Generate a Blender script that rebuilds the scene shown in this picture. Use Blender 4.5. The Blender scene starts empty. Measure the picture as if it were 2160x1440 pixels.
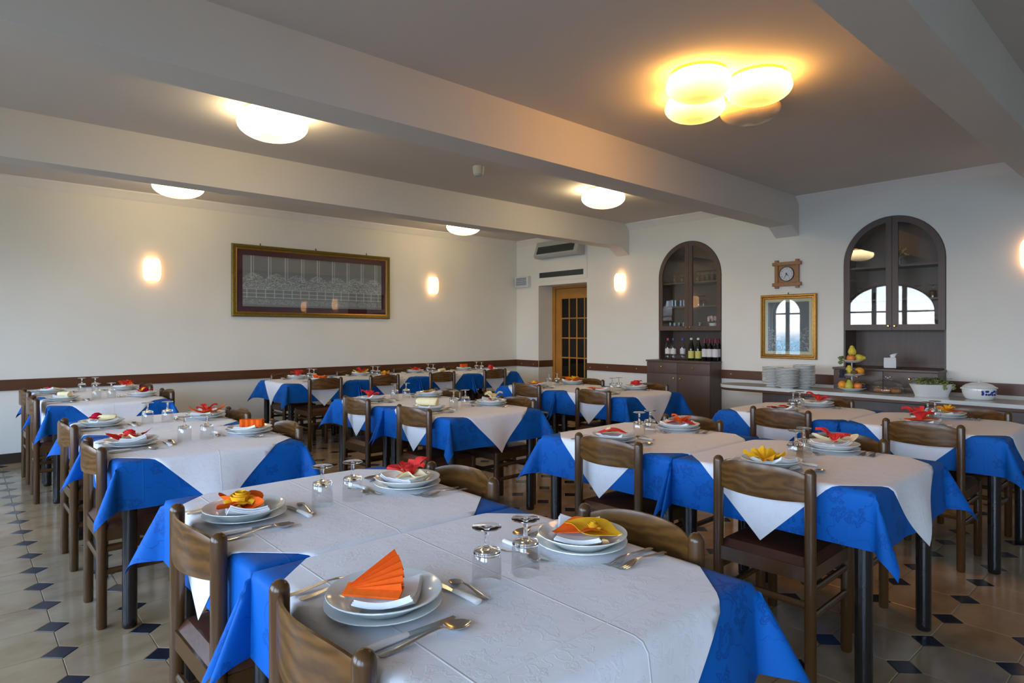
import bpy, bmesh, math, random
from math import sin, cos, pi, sqrt, atan2, radians
from mathutils import Vector, Matrix
from mathutils.bvhtree import BVHTree

SC = bpy.context.scene
COL = SC.collection
RND = random.Random(7)

# ------------------------------------------------------------------ camera
YAW = radians(48.2187)
cam_d = bpy.data.cameras.new('camera')
cam = bpy.data.objects.new('camera', cam_d)
COL.objects.link(cam)
cam.location = (0, 0, 1.36)
cam.rotation_euler = (pi / 2, 0, YAW)
cam_d.sensor_width = 36.0
cam_d.lens = 1309.0 / 2160.0 * 36.0
cam_d.shift_y = -20.0 / 2160.0
cam_d.clip_start = 0.05
SC.camera = cam

# ------------------------------------------------------------------ world: late afternoon sky over the sea
W = bpy.data.worlds.new('sky')
SC.world = W
W.use_nodes = True
nt = W.node_tree
nt.nodes.clear()
tc = nt.nodes.new('ShaderNodeTexCoord')
sep = nt.nodes.new('ShaderNodeSeparateXYZ')
rmp = nt.nodes.new('ShaderNodeValToRGB')
mad = nt.nodes.new('ShaderNodeMath'); mad.operation = 'MULTIPLY_ADD'
mad.inputs[1].default_value = 0.5; mad.inputs[2].default_value = 0.5
bg = nt.nodes.new('ShaderNodeBackground')
wo = nt.nodes.new('ShaderNodeOutputWorld')
nt.links.new(tc.outputs['Generated'], sep.inputs[0])
nt.links.new(sep.outputs['Z'], mad.inputs[0])
nt.links.new(mad.outputs[0], rmp.inputs[0])
cr = rmp.color_ramp
cr.elements[0].position = 0.0; cr.elements[0].color = (0.09, 0.08, 0.06, 1)
cr.elements[1].position = 0.494; cr.elements[1].color = (0.16, 0.30, 0.46, 1)
for p, c in ((0.38, (0.09, 0.085, 0.07, 1)), (0.42, (0.07, 0.14, 0.21, 1)), (0.502, (0.86, 0.78, 0.80, 1)), (0.54, (0.60, 0.76, 1.0, 1)), (0.75, (0.40, 0.62, 1.0, 1)), (1.0, (0.30, 0.52, 0.95, 1))):
    e = cr.elements.new(p); e.color = c
nt.links.new(rmp.outputs[0], bg.inputs[0])
bg.inputs[1].default_value = 17.5
nt.links.new(bg.outputs[0], wo.inputs[0])

# ------------------------------------------------------------------ view
SC.view_settings.view_transform = 'Standard'
SC.view_settings.look = 'None'
SC.view_settings.gamma = 1.0
SC.view_settings.use_curve_mapping = False
SC.view_settings.exposure = 0.15
LAMP = 9.0       # radiance of the lit ceiling glasses
SCONCE = 3.4     # radiance of the lit wall glasses

# room
XL, XR, YB, YF, ZC = -8.25, 3.7, -2.3, 7.486, 2.97
WINS = [(-7.83, 0.80, 0.45), (-5.3, 2.05, 0.70), (-2.7, 2.05, 0.70), (-0.1, 2.05, 0.70), (2.4, 2.05, 0.70)]   # centre, width, rise of the back wall sea windows; the last is added to brighten the right floor
WZ0, WZS = 0.62, 1.87
for (wx, ww, wr) in WINS:      # portals guide the sky light through the window openings
    L = bpy.data.lights.new('window_portal', 'AREA')
    L.shape = 'RECTANGLE'; L.size = ww; L.size_y = WZS + wr - WZ0
    L.cycles.is_portal = True
    o = bpy.data.objects.new('window_portal', L); COL.objects.link(o)
    o.location = (wx, YB - 0.02, (WZ0 + WZS + wr) / 2)
    o.rotation_euler = (radians(90), 0, 0)

# ================================================================== materials
def new_mat(name):
    m = bpy.data.materials.new(name); m.use_nodes = True
    n = m.node_tree.nodes; b = n.get('Principled BSDF')
    return m, m.node_tree, b

def N(t, kind, **kw):
    n = t.nodes.new(kind)
    for k, v in kw.items():
        setattr(n, k, v)
    return n

def link(t, a, b):
    t.links.new(a, b)

def math_n(t, op, a=None, b=None, c=None):
    n = t.nodes.new('ShaderNodeMath'); n.operation = op
    for i, v in enumerate((a, b, c)):
        if v is None: continue
        if isinstance(v, (int, float)): n.inputs[i].default_value = v
        else: t.links.new(v, n.inputs[i])
    return n.outputs[0]

def mixcol(t, f, a, b):
    n = t.nodes.new('ShaderNodeMix'); n.data_type = 'RGBA'
    if isinstance(f, (int, float)): n.inputs[0].default_value = f
    else: t.links.new(f, n.inputs[0])
    for i, v in ((6, a), (7, b)):
        if isinstance(v, tuple): n.inputs[i].default_value = v + (1,) if len(v) == 3 else v
        else: t.links.new(v, n.inputs[i])
    return n.outputs[2]

def bump(t, b, h, strength=0.2, dist=0.01):
    n = t.nodes.new('ShaderNodeBump'); n.inputs['Strength'].default_value = strength
    n.inputs['Distance'].default_value = dist
    t.links.new(h, n.inputs['Height']); t.links.new(n.outputs[0], b.inputs['Normal'])

def coords(t, which='Object', scale=(1, 1, 1)):
    c = t.nodes.new('ShaderNodeTexCoord'); m = t.nodes.new('ShaderNodeMapping')
    m.inputs['Scale'].default_value = scale
    t.links.new(c.outputs[which], m.inputs[0])
    return m.outputs[0]

def noise(t, vec, scale, detail=3, rough=0.5, dim='3D'):
    n = t.nodes.new('ShaderNodeTexNoise'); n.noise_dimensions = dim
    n.inputs['Scale'].default_value = scale; n.inputs['Detail'].default_value = detail
    n.inputs['Roughness'].default_value = rough
    t.links.new(vec, n.inputs['Vector'])
    return n.outputs[0]

def ramp(t, f, stops):
    n = t.nodes.new('ShaderNodeValToRGB'); cr = n.color_ramp
    cr.elements[0].position, cr.elements[0].color = stops[0][0], stops[0][1] + (1,)
    cr.elements[1].position, cr.elements[1].color = stops[-1][0], stops[-1][1] + (1,)
    for p, c in stops[1:-1]:
        e = cr.elements.new(p); e.color = c + (1,)
    t.links.new(f, n.inputs[0])
    return n.outputs[0]

M = {}

def simple(name, col, rough=0.5, var=0.08, scale=30, spec=0.5, bmp=0.0, metal=0.0, which='Object'):
    m, t, b = new_mat(name)
    v = coords(t, which)
    f = noise(t, v, scale, 3)
    lo = tuple(max(0, c * (1 - var)) for c in col); hi = tuple(min(1, c * (1 + var)) for c in col)
    link(t, ramp(t, f, [(0.3, lo), (0.7, hi)]), b.inputs['Base Color'])
    b.inputs['Roughness'].default_value = rough
    b.inputs['Metallic'].default_value = metal
    b.inputs['Specular IOR Level'].default_value = spec
    if bmp: bump(t, b, f, bmp, 0.005)
    M[name] = m
    return m

simple('plaster', (0.83, 0.82, 0.755), 0.85, 0.03, 1.3, 0.2, 0.05)
simple('ceiling_paint', (0.68, 0.645, 0.62), 0.9, 0.03, 0.8, 0.2)
simple('beam_paint', (0.72, 0.69, 0.65), 0.9, 0.03, 0.8, 0.2)
simple('cornice_paint', (0.88, 0.87, 0.86), 0.8, 0.02, 3, 0.2)
simple('grout', (0.36, 0.32, 0.26), 0.85, 0.1, 20, 0.2)
simple('porcelain', (0.74, 0.76, 0.74), 0.12, 0.015, 8, 0.5)
simple('napkin_white', (0.82, 0.82, 0.84), 0.9, 0.02, 60, 0.1, 0.1)
simple('paper_red', (0.72, 0.045, 0.04), 0.85, 0.06, 90, 0.1, 0.1)
simple('paper_crimson', (0.50, 0.01, 0.04), 0.85, 0.06, 90, 0.1, 0.1)
simple('paper_orange', (0.80, 0.12, 0.012), 0.85, 0.06, 90, 0.1, 0.1)
simple('paper_yellow', (0.85, 0.45, 0.02), 0.85, 0.06, 90, 0.1, 0.1)
simple('paper_cream', (0.82, 0.71, 0.42), 0.85, 0.05, 90, 0.1, 0.1)
simple('table_leg_wood', (0.016, 0.012, 0.011), 0.16, 0.15, 9, 0.5)
simple('steel', (0.56, 0.54, 0.52), 0.17, 0.05, 40, 0.5, 0, 1.0)
simple('handle_white', (0.80, 0.79, 0.77), 0.3, 0.02, 20)
simple('leather', (0.085, 0.032, 0.018), 0.32, 0.15, 60, 0.5, 0.12)
simple('brass', (0.75, 0.50, 0.14), 0.22, 0.06, 40, 0.5, 0, 1.0)
simple('gold_frame', (0.48, 0.25, 0.055), 0.36, 0.22, 60, 0.5, 0.25, 0.75)
simple('gilt_dark', (0.20, 0.15, 0.03), 0.4, 0.35, 90, 0.5, 0.4, 0.7)
simple('maroon_mat', (0.07, 0.010, 0.022), 0.8, 0.1, 30, 0.2)
simple('cream_mat', (0.66, 0.62, 0.45), 0.85, 0.03, 30, 0.2)
simple('door_wood', (0.46, 0.20, 0.035), 0.35, 0.12, 6)
simple('clock_wood', (0.36, 0.17, 0.065), 0.45, 0.12, 25)
simple('clock_face', (0.62, 0.66, 0.70), 0.4, 0.02, 20)
simple('ink', (0.012, 0.014, 0.03), 0.5, 0.1, 20)
simple('plastic_white', (0.70, 0.71, 0.71), 0.45, 0.02, 8)
simple('plastic_grey', (0.46, 0.49, 0.48), 0.5, 0.03, 8)
simple('grille_dark', (0.045, 0.055, 0.055), 0.6, 0.1, 12)
simple('black_void', (0.004, 0.004, 0.005), 0.9, 0.1, 4, 0.05)
simple('marble', (0.72, 0.75, 0.73), 0.10, 0.05, 5)
simple('window_wood', (0.09, 0.055, 0.03), 0.45, 0.1, 12)
simple('detector', (0.66, 0.64, 0.53), 0.5, 0.02, 10)
simple('bottle_green', (0.006, 0.018, 0.008), 0.06, 0.1, 10)
simple('bottle_dark', (0.006, 0.006, 0.010), 0.08, 0.1, 10)
simple('label_white', (0.72, 0.70, 0.70), 0.7, 0.05, 60)
simple('label_yellow', (0.66, 0.60, 0.16), 0.7, 0.15, 90)
simple('cap_maroon', (0.14, 0.008, 0.025), 0.4, 0.1, 20)
simple('cap_white', (0.75, 0.75, 0.73), 0.4, 0.02, 20)
simple('cap_red', (0.62, 0.03, 0.09), 0.4, 0.05, 20)
simple('cap_blue', (0.04, 0.09, 0.5), 0.4, 0.05, 20)
simple('pear_yellow', (0.72, 0.58, 0.06), 0.42, 0.12, 40)
simple('pear_green', (0.55, 0.55, 0.07), 0.42, 0.12, 40)
simple('orange_peel', (0.85, 0.32, 0.02), 0.45, 0.06, 90, 0.5, 0.15)
simple('apple_red', (0.55, 0.035, 0.025), 0.3, 0.35, 14)
simple('apple_blush', (0.74, 0.20, 0.045), 0.3, 0.45, 12)
simple('kiwi', (0.14, 0.085, 0.035), 0.9, 0.2, 90)
simple('plum', (0.055, 0.035, 0.10), 0.45, 0.3, 30)
simple('grape_dark', (0.025, 0.025, 0.05), 0.4, 0.3, 60)
simple('grape_green', (0.20, 0.24, 0.07), 0.4, 0.3, 60)
simple('leaf_green', (0.10, 0.15, 0.035), 0.55, 0.35, 40)
simple('stem_brown', (0.06, 0.04, 0.02), 0.8, 0.2, 40)
simple('pastry', (0.42, 0.17, 0.055), 0.6, 0.3, 40, 0.4, 0.3)
simple('cobalt', (0.02, 0.045, 0.30), 0.25, 0.2, 60)
simple('tray_brown', (0.13, 0.065, 0.035), 0.5, 0.1, 30)
simple('rose_pale', (0.72, 0.50, 0.46), 0.8, 0.1, 60)
simple('dry_flower', (0.40, 0.31, 0.14), 0.85, 0.25, 60)
simple('nail', (0.55, 0.45, 0.35), 0.4, 0.1, 20)

def wood(name, dark, light, rough, scale=(1, 1, 1), wscale=9.0, dist=5.0, spec=0.5, rings=0.65):
    m, t, b = new_mat(name)
    info = N(t, 'ShaderNodeObjectInfo')
    tcn = N(t, 'ShaderNodeTexCoord')
    add = N(t, 'ShaderNodeVectorMath', operation='ADD')
    sc = N(t, 'ShaderNodeVectorMath', operation='SCALE'); sc.inputs[3].default_value = 3.7
    comb = N(t, 'ShaderNodeCombineXYZ')
    link(t, info.outputs['Random'], comb.inputs[0]); link(t, info.outputs['Random'], comb.inputs[2])
    link(t, comb.outputs[0], sc.inputs[0])
    link(t, tcn.outputs['Object'], add.inputs[0]); link(t, sc.outputs[0], add.inputs[1])
    mp = N(t, 'ShaderNodeMapping'); mp.inputs['Scale'].default_value = scale
    link(t, add.outputs[0], mp.inputs[0])
    w = N(t, 'ShaderNodeTexWave', wave_type='RINGS', rings_direction='Y')
    w.inputs['Scale'].default_value = wscale; w.inputs['Distortion'].default_value = dist
    w.inputs['Detail'].default_value = 2.5; w.inputs['Detail Scale'].default_value = 1.3
    link(t, mp.outputs[0], w.inputs[0])
    f2 = noise(t, mp.outputs[0], 60, 3)
    f3 = noise(t, mp.outputs[0], 6, 4)
    f = math_n(t, 'ADD', math_n(t, 'MULTIPLY', f2, 0.35), math_n(t, 'ADD', math_n(t, 'MULTIPLY', w.outputs[1], rings), math_n(t, 'MULTIPLY', f3, 0.65 - rings)))
    mid = tuple((a + c) / 2 for a, c in zip(dark, light))
    link(t, ramp(t, f, [(0.12, dark), (0.5, mid), (0.9, light)]), b.inputs['Base Color'])
    b.inputs['Roughness'].default_value = rough
    b.inputs['Specular IOR Level'].default_value = spec
    b.inputs['Coat Weight'].default_value = 0.0
    b.inputs['Coat Roughness'].default_value = 0.12
    M[name] = m

wood('chair_wood', (0.060, 0.025, 0.006), (0.165, 0.074, 0.018), 0.27, (0.8, 1, 2.0), 4.0, 16.0, 0.4, 0.42)
wood('chair_post_wood', (0.052, 0.023, 0.008), (0.105, 0.048, 0.015), 0.24, (4, 4, 0.5), 3.0, 2.0, 0.45, 0.0)
wood('rail_wood', (0.075, 0.026, 0.010), (0.15, 0.056, 0.020), 0.35, (2, 0.35, 3), 5.0, 3.0, 0.5, 0.1)
wood('cabinet_wood', (0.080, 0.052, 0.041), (0.14, 0.093, 0.074), 0.40, (5, 2, 0.25), 3.0, 3.0, 0.4, 0.0)
wood('base_board', (0.030, 0.017, 0.011), (0.05, 0.03, 0.02), 0.4, (1, 1, 2), 4.0, 3.0, 0.5, 0.0)

# floor tiles -----------------------------------------------------------
def tile_mat(name, stops, rough, scale):
    m, t, b = new_mat(name)
    info = N(t, 'ShaderNodeObjectInfo')
    geo = N(t, 'ShaderNodeNewGeometry')
    mp = N(t, 'ShaderNodeMapping'); mp.inputs['Scale'].default_value = (scale, scale * 0.55, 1)
    link(t, geo.outputs['Position'], mp.inputs[0])
    f = noise(t, mp.outputs[0], 1.0, 4, 0.55)
    link(t, ramp(t, f, stops), b.inputs['Base Color'])
    f2 = noise(t, geo.outputs['Position'], 5.0, 2)
    r = math_n(t, 'MULTIPLY_ADD', f2, 0.10, rough - 0.05)
    link(t, r, b.inputs['Roughness'])
    b.inputs['Specular IOR Level'].default_value = 0.5
    M[name] = m

tile_mat('tile_beige', [(0.25, (0.215, 0.138, 0.072)), (0.5, (0.325, 0.225, 0.13)), (0.78, (0.42, 0.31, 0.195))], 0.16, 5.0)
tile_mat('tile_black', [(0.3, (0.010, 0.013, 0.022)), (0.7, (0.020, 0.024, 0.036))], 0.2, 20.0)

# cloths ----------------------------------------------------------------
def floral(t, vec, scale, petals, w):
    """outline of little flowers and leaves, one per voronoi cell, as a 0..1 factor"""
    mp = N(t, 'ShaderNodeMapping'); mp.inputs['Scale'].default_value = (scale, scale, 1)
    link(t, vec, mp.inputs[0])
    dn = N(t, 'ShaderNodeTexNoise'); dn.inputs['Scale'].default_value = 1.9; dn.inputs['Detail'].default_value = 2.5
    link(t, mp.outputs[0], dn.inputs['Vector'])
    ds = N(t, 'ShaderNodeVectorMath', operation='SUBTRACT'); ds.inputs[1].default_value = (0.5, 0.5, 0.5)
    link(t, dn.outputs['Color'], ds.inputs[0])
    dm_ = N(t, 'ShaderNodeVectorMath', operation='SCALE'); dm_.inputs[3].default_value = 0.62
    link(t, ds.outputs[0], dm_.inputs[0])
    mp0 = mp
    mp = N(t, 'ShaderNodeVectorMath', operation='ADD')
    link(t, mp0.outputs[0], mp.inputs[0]); link(t, dm_.outputs[0], mp.inputs[1])
    vo = N(t, 'ShaderNodeTexVoronoi', voronoi_dimensions='2D', feature='F1')
    vo.inputs['Scale'].default_value = 1.0; vo.inputs['Randomness'].default_value = 0.75
    link(t, mp.outputs[0], vo.inputs['Vector'])
    sub = N(t, 'ShaderNodeVectorMath', operation='SUBTRACT')
    link(t, mp.outputs[0], sub.inputs[0]); link(t, vo.outputs['Position'], sub.inputs[1])
    s = N(t, 'ShaderNodeSeparateXYZ'); link(t, sub.outputs[0], s.inputs[0])
    cs = N(t, 'ShaderNodeSeparateColor'); link(t, vo.outputs['Color'], cs.inputs[0])
    ang = math_n(t, 'ARCTAN2', s.outputs[1], s.outputs[0])
    ph = math_n(t, 'MULTIPLY', cs.outputs[0], 6.28)
    a2 = math_n(t, 'MULTIPLY_ADD', ang, petals, ph)
    R = math_n(t, 'MULTIPLY_ADD', math_n(t, 'ABSOLUTE', math_n(t, 'SINE', a2)), 0.17, 0.15)
    d = math_n(t, 'ABSOLUTE', math_n(t, 'SUBTRACT', vo.outputs['Distance'], R))
    l1 = math_n(t, 'SUBTRACT', 1.0, math_n(t, 'SMOOTH_MIN', math_n(t, 'DIVIDE', d, w), 1.0, 0.1))
    d2 = math_n(t, 'ABSOLUTE', math_n(t, 'SUBTRACT', vo.outputs['Distance'], math_n(t, 'MULTIPLY', R, 0.5)))
    l2 = math_n(t, 'SUBTRACT', 1.0, math_n(t, 'SMOOTH_MIN', math_n(t, 'DIVIDE', d2, w), 1.0, 0.1))
    d3 = math_n(t, 'ABSOLUTE', math_n(t, 'SUBTRACT', vo.outputs['Distance'], math_n(t, 'MULTIPLY', R, 0.78)))
    l3 = math_n(t, 'SUBTRACT', 1.0, math_n(t, 'SMOOTH_MIN', math_n(t, 'DIVIDE', d3, w), 1.0, 0.1))
    msk = math_n(t, 'GREATER_THAN', cs.outputs[1], 0.36)
    fl = math_n(t, 'MULTIPLY', math_n(t, 'MAXIMUM', math_n(t, 'MAXIMUM', l1, l3), l2), msk)
    nz = noise(t, mp.outputs[0], 0.55, 1.5)
    vd = math_n(t, 'ABSOLUTE', math_n(t, 'SUBTRACT', nz, 0.5))
    vine = math_n(t, 'SUBTRACT', 1.0, math_n(t, 'SMOOTH_MIN', math_n(t, 'DIVIDE', vd, w * 0.16), 1.0, 0.1))
    return math_n(t, 'MAXIMUM', math_n(t, 'MAXIMUM', fl, 0.0), math_n(t, 'MAXIMUM', vine, 0.0))

def cloth_mat(name, base, mark, scale, petals, w, amt, rough, sheen, bstr):
    m, t, b = new_mat(name)
    uv = N(t, 'ShaderNodeTexCoord').outputs['UV']
    info = N(t, 'ShaderNodeObjectInfo')
    comb = N(t, 'ShaderNodeCombineXYZ'); link(t, math_n(t, 'MULTIPLY', info.outputs['Random'], 17.0), comb.inputs[0])
    ad = N(t, 'ShaderNodeVectorMath', operation='ADD'); link(t, uv, ad.inputs[0]); link(t, comb.outputs[0], ad.inputs[1])
    f = floral(t, ad.outputs[0], scale, petals, w)
    link(t, mixcol(t, math_n(t, 'MULTIPLY', f, amt), base, mark), b.inputs['Base Color'])
    b.inputs['Roughness'].default_value = rough
    b.inputs['Specular IOR Level'].default_value = 0.18
    b.inputs['Sheen Weight'].default_value = sheen
    # ironed creases along thirds of the cloth and soft wrinkles
    s = N(t, 'ShaderNodeSeparateXYZ'); link(t, uv, s.inputs[0])
    h = None
    for k, off in ((0, 0.0), (1, 0.0), (0, 0.34), (1, -0.33)):
        d = math_n(t, 'ABSOLUTE', math_n(t, 'SUBTRACT', s.outputs[k], off))
        c = math_n(t, 'MAXIMUM', math_n(t, 'SUBTRACT', 1.0, math_n(t, 'DIVIDE', d, 0.0035)), 0.0)
        h = c if h is None else math_n(t, 'MAXIMUM', h, c)
    wr = noise(t, ad.outputs[0], 7.0, 3, 0.55)
    hh = math_n(t, 'MULTIPLY_ADD', wr, 2.2, math_n(t, 'MULTIPLY', h, 0.6))
    hh = math_n(t, 'MULTIPLY_ADD', f, 0.15, hh)
    bump(t, b, hh, bstr, 0.004)
    M[name] = m

cloth_mat('cloth_blue', (0.0012, 0.098, 0.40), (0.001, 0.034, 0.18), 10.0, 2.5, 0.034, 0.75, 0.6, 0.0, 0.3)
cloth_mat('cloth_white', (0.80, 0.80, 0.835), (0.76, 0.75, 0.78), 21.0, 1.5, 0.07, 0.6, 0.75, 0.05, 0.4)

# glass -----------------------------------------------------------------
def thin_glass(name, tint=(1, 1, 1), ior=1.45, extra=0.0):
    m, t, b = new_mat(name)
    t.nodes.remove(b)
    out = t.nodes['Material Output']
    tr = N(t, 'ShaderNodeBsdfTransparent'); tr.inputs[0].default_value = tint + (1,)
    gl = N(t, 'ShaderNodeBsdfGlossy'); gl.inputs['Roughness'].default_value = 0.015
    gl.inputs[0].default_value = (1, 1, 1, 1)
    fr = N(t, 'ShaderNodeFresnel')
    gm = N(t, 'ShaderNodeNewGeometry')
    link(t, math_n(t, 'MULTIPLY_ADD', gm.outputs['Backfacing'], 1.0 / ior - ior, ior), fr.inputs[0])
    mx = N(t, 'ShaderNodeMixShader')
    f = math_n(t, 'MULTIPLY_ADD', fr.outputs[0], 1.0, extra)
    link(t, f, mx.inputs[0]); link(t, tr.outputs[0], mx.inputs[1]); link(t, gl.outputs[0], mx.inputs[2])
    link(t, mx.outputs[0], out.inputs[0])
    M[name] = m

thin_glass('pane_glass', (0.97, 0.985, 0.98), 1.5, 0.0)
thin_glass('bowl_glass', (0.955, 0.965, 0.97), 1.5)
thin_glass('dome_glass', (0.96, 0.98, 0.98), 1.45, 0.02)
thin_glass('pet_plastic', (0.86, 0.90, 0.93), 1.45, 0.02)
m, t, b = new_mat('stem_glass')
b.inputs['Base Color'].default_value = (0.97, 0.98, 0.98, 1)
b.inputs['Transmission Weight'].default_value = 1.0
b.inputs['Roughness'].default_value = 0.0
b.inputs['IOR'].default_value = 1.45
M['stem_glass'] = m
thin_glass('dark_pane', (0.05, 0.05, 0.05), 1.45, 0.01)

def lamp_mat(name, col, s, mottling=0.25, zlo=-0.16, zhi=-0.06):
    m, t, b = new_mat(name)
    v = coords(t, 'Object', (1, 1, 1))
    f = noise(t, v, 6.0, 4, 0.6)
    col2 = tuple(c * (1 - mottling) for c in col)
    b.inputs['Base Color'].default_value = (0.75, 0.62, 0.42, 1)
    b.inputs['Roughness'].default_value = 0.2
    link(t, ramp(t, f, [(0.3, col2), (0.7, col)]), b.inputs['Emission Color'])
    # the bulb sits high in the bowl: the glass glows less towards its foot
    sz = N(t, 'ShaderNodeSeparateXYZ'); link(t, v, sz.inputs[0])
    mr = N(t, 'ShaderNodeMapRange'); link(t, sz.outputs[2], mr.inputs[0])
    mr.inputs[1].default_value = zlo; mr.inputs[2].default_value = zhi
    mr.inputs[3].default_value = s * 0.10; mr.inputs[4].default_value = s
    link(t, mr.outputs[0], b.inputs['Emission Strength'])
    M[name] = m

lamp_mat('lamp_lit', (1.0, 0.47, 0.085), LAMP * 2.0)
lamp_mat('lamp_pale', (1.0, 0.75, 0.40), LAMP * 2.25, 0.25, -0.19, -0.07)
lamp_mat('sconce_lit', (1.0, 0.52, 0.24), SCONCE, 0.25, -0.4, -0.3)
simple('lamp_off', (0.78, 0.62, 0.40), 0.15, 0.12, 8)

# pictures --------------------------------------------------------------
m, t, b = new_mat('lace_picture')         # grey ground with pale lace: columns, scallops, a netted band
uv = N(t, 'ShaderNodeTexCoord').outputs['UV']
s = N(t, 'ShaderNodeSeparateXYZ'); link(t, uv, s.inputs[0])
U, V = s.outputs[0], s.outputs[1]
def lines(v, freq, w, off=0.0):
    fr = math_n(t, 'FRACT', math_n(t, 'MULTIPLY_ADD', v, freq, off))
    return math_n(t, 'LESS_THAN', math_n(t, 'ABSOLUTE', math_n(t, 'SUBTRACT', fr, 0.5)), w)
def band(v, a, c):
    return math_n(t, 'MULTIPLY', math_n(t, 'GREATER_THAN', v, a), math_n(t, 'LESS_THAN', v, c))
top = math_n(t, 'MULTIPLY', math_n(t, 'MAXIMUM', lines(U, 9.0, 0.035), lines(U, 9.0, 0.02, 0.14)), math_n(t, 'GREATER_THAN', V, 0.55))
net = math_n(t, 'MULTIPLY', math_n(t, 'MAXIMUM', lines(U, 17.0, 0.05), lines(V, 13.0, 0.09)), band(V, 0.17, 0.36))
n1 = noise(t, uv, 17.0, 2.5)
sw = math_n(t, 'LESS_THAN', math_n(t, 'ABSOLUTE', math_n(t, 'SUBTRACT', math_n(t, 'FRACT', math_n(t, 'MULTIPLY', n1, 9.0)), 0.5)), 0.2)
hill = math_n(t, 'MULTIPLY_ADD', math_n(t, 'ABSOLUTE', math_n(t, 'SINE', math_n(t, 'MULTIPLY', U, 22.0))), 0.11, 0.55)
mid = math_n(t, 'MULTIPLY', sw, math_n(t, 'MULTIPLY', math_n(t, 'GREATER_THAN', V, 0.36), math_n(t, 'LESS_THAN', V, hill)))
low = math_n(t, 'MULTIPLY', math_n(t, 'MULTIPLY', sw, 0.6), band(V, 0.05, 0.15))
lace = math_n(t, 'MAXIMUM', math_n(t, 'MAXIMUM', top, net), math_n(t, 'MAXIMUM', mid, low))
link(t, mixcol(t, lace, (0.24, 0.25, 0.265), (0.55, 0.57, 0.58)), b.inputs['Base Color'])
b.inputs['Roughness'].default_value = 0.8
M['lace_picture'] = m

m, t, b = new_mat('etching')              # grey drawing with pale swirling strokes
uv = N(t, 'ShaderNodeTexCoord').outputs['UV']
s = N(t, 'ShaderNodeSeparateXYZ'); link(t, uv, s.inputs[0])
n1 = noise(t, uv, 4.0, 2.0)
sw = math_n(t, 'LESS_THAN', math_n(t, 'ABSOLUTE', math_n(t, 'SUBTRACT', math_n(t, 'FRACT', math_n(t, 'MULTIPLY', n1, 13.0)), 0.5)), 0.12)
hill = math_n(t, 'MULTIPLY_ADD', math_n(t, 'COSINE', math_n(t, 'MULTIPLY', s.outputs[0], 6.28)), 0.16, 0.34)
sw = math_n(t, 'MULTIPLY', sw, math_n(t, 'LESS_THAN', s.outputs[1], hill))
link(t, mixcol(t, sw, (0.15, 0.175, 0.20), (0.42, 0.46, 0.48)), b.inputs['Base Color'])
b.inputs['Roughness'].default_value = 0.8
M['etching'] = m

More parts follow.
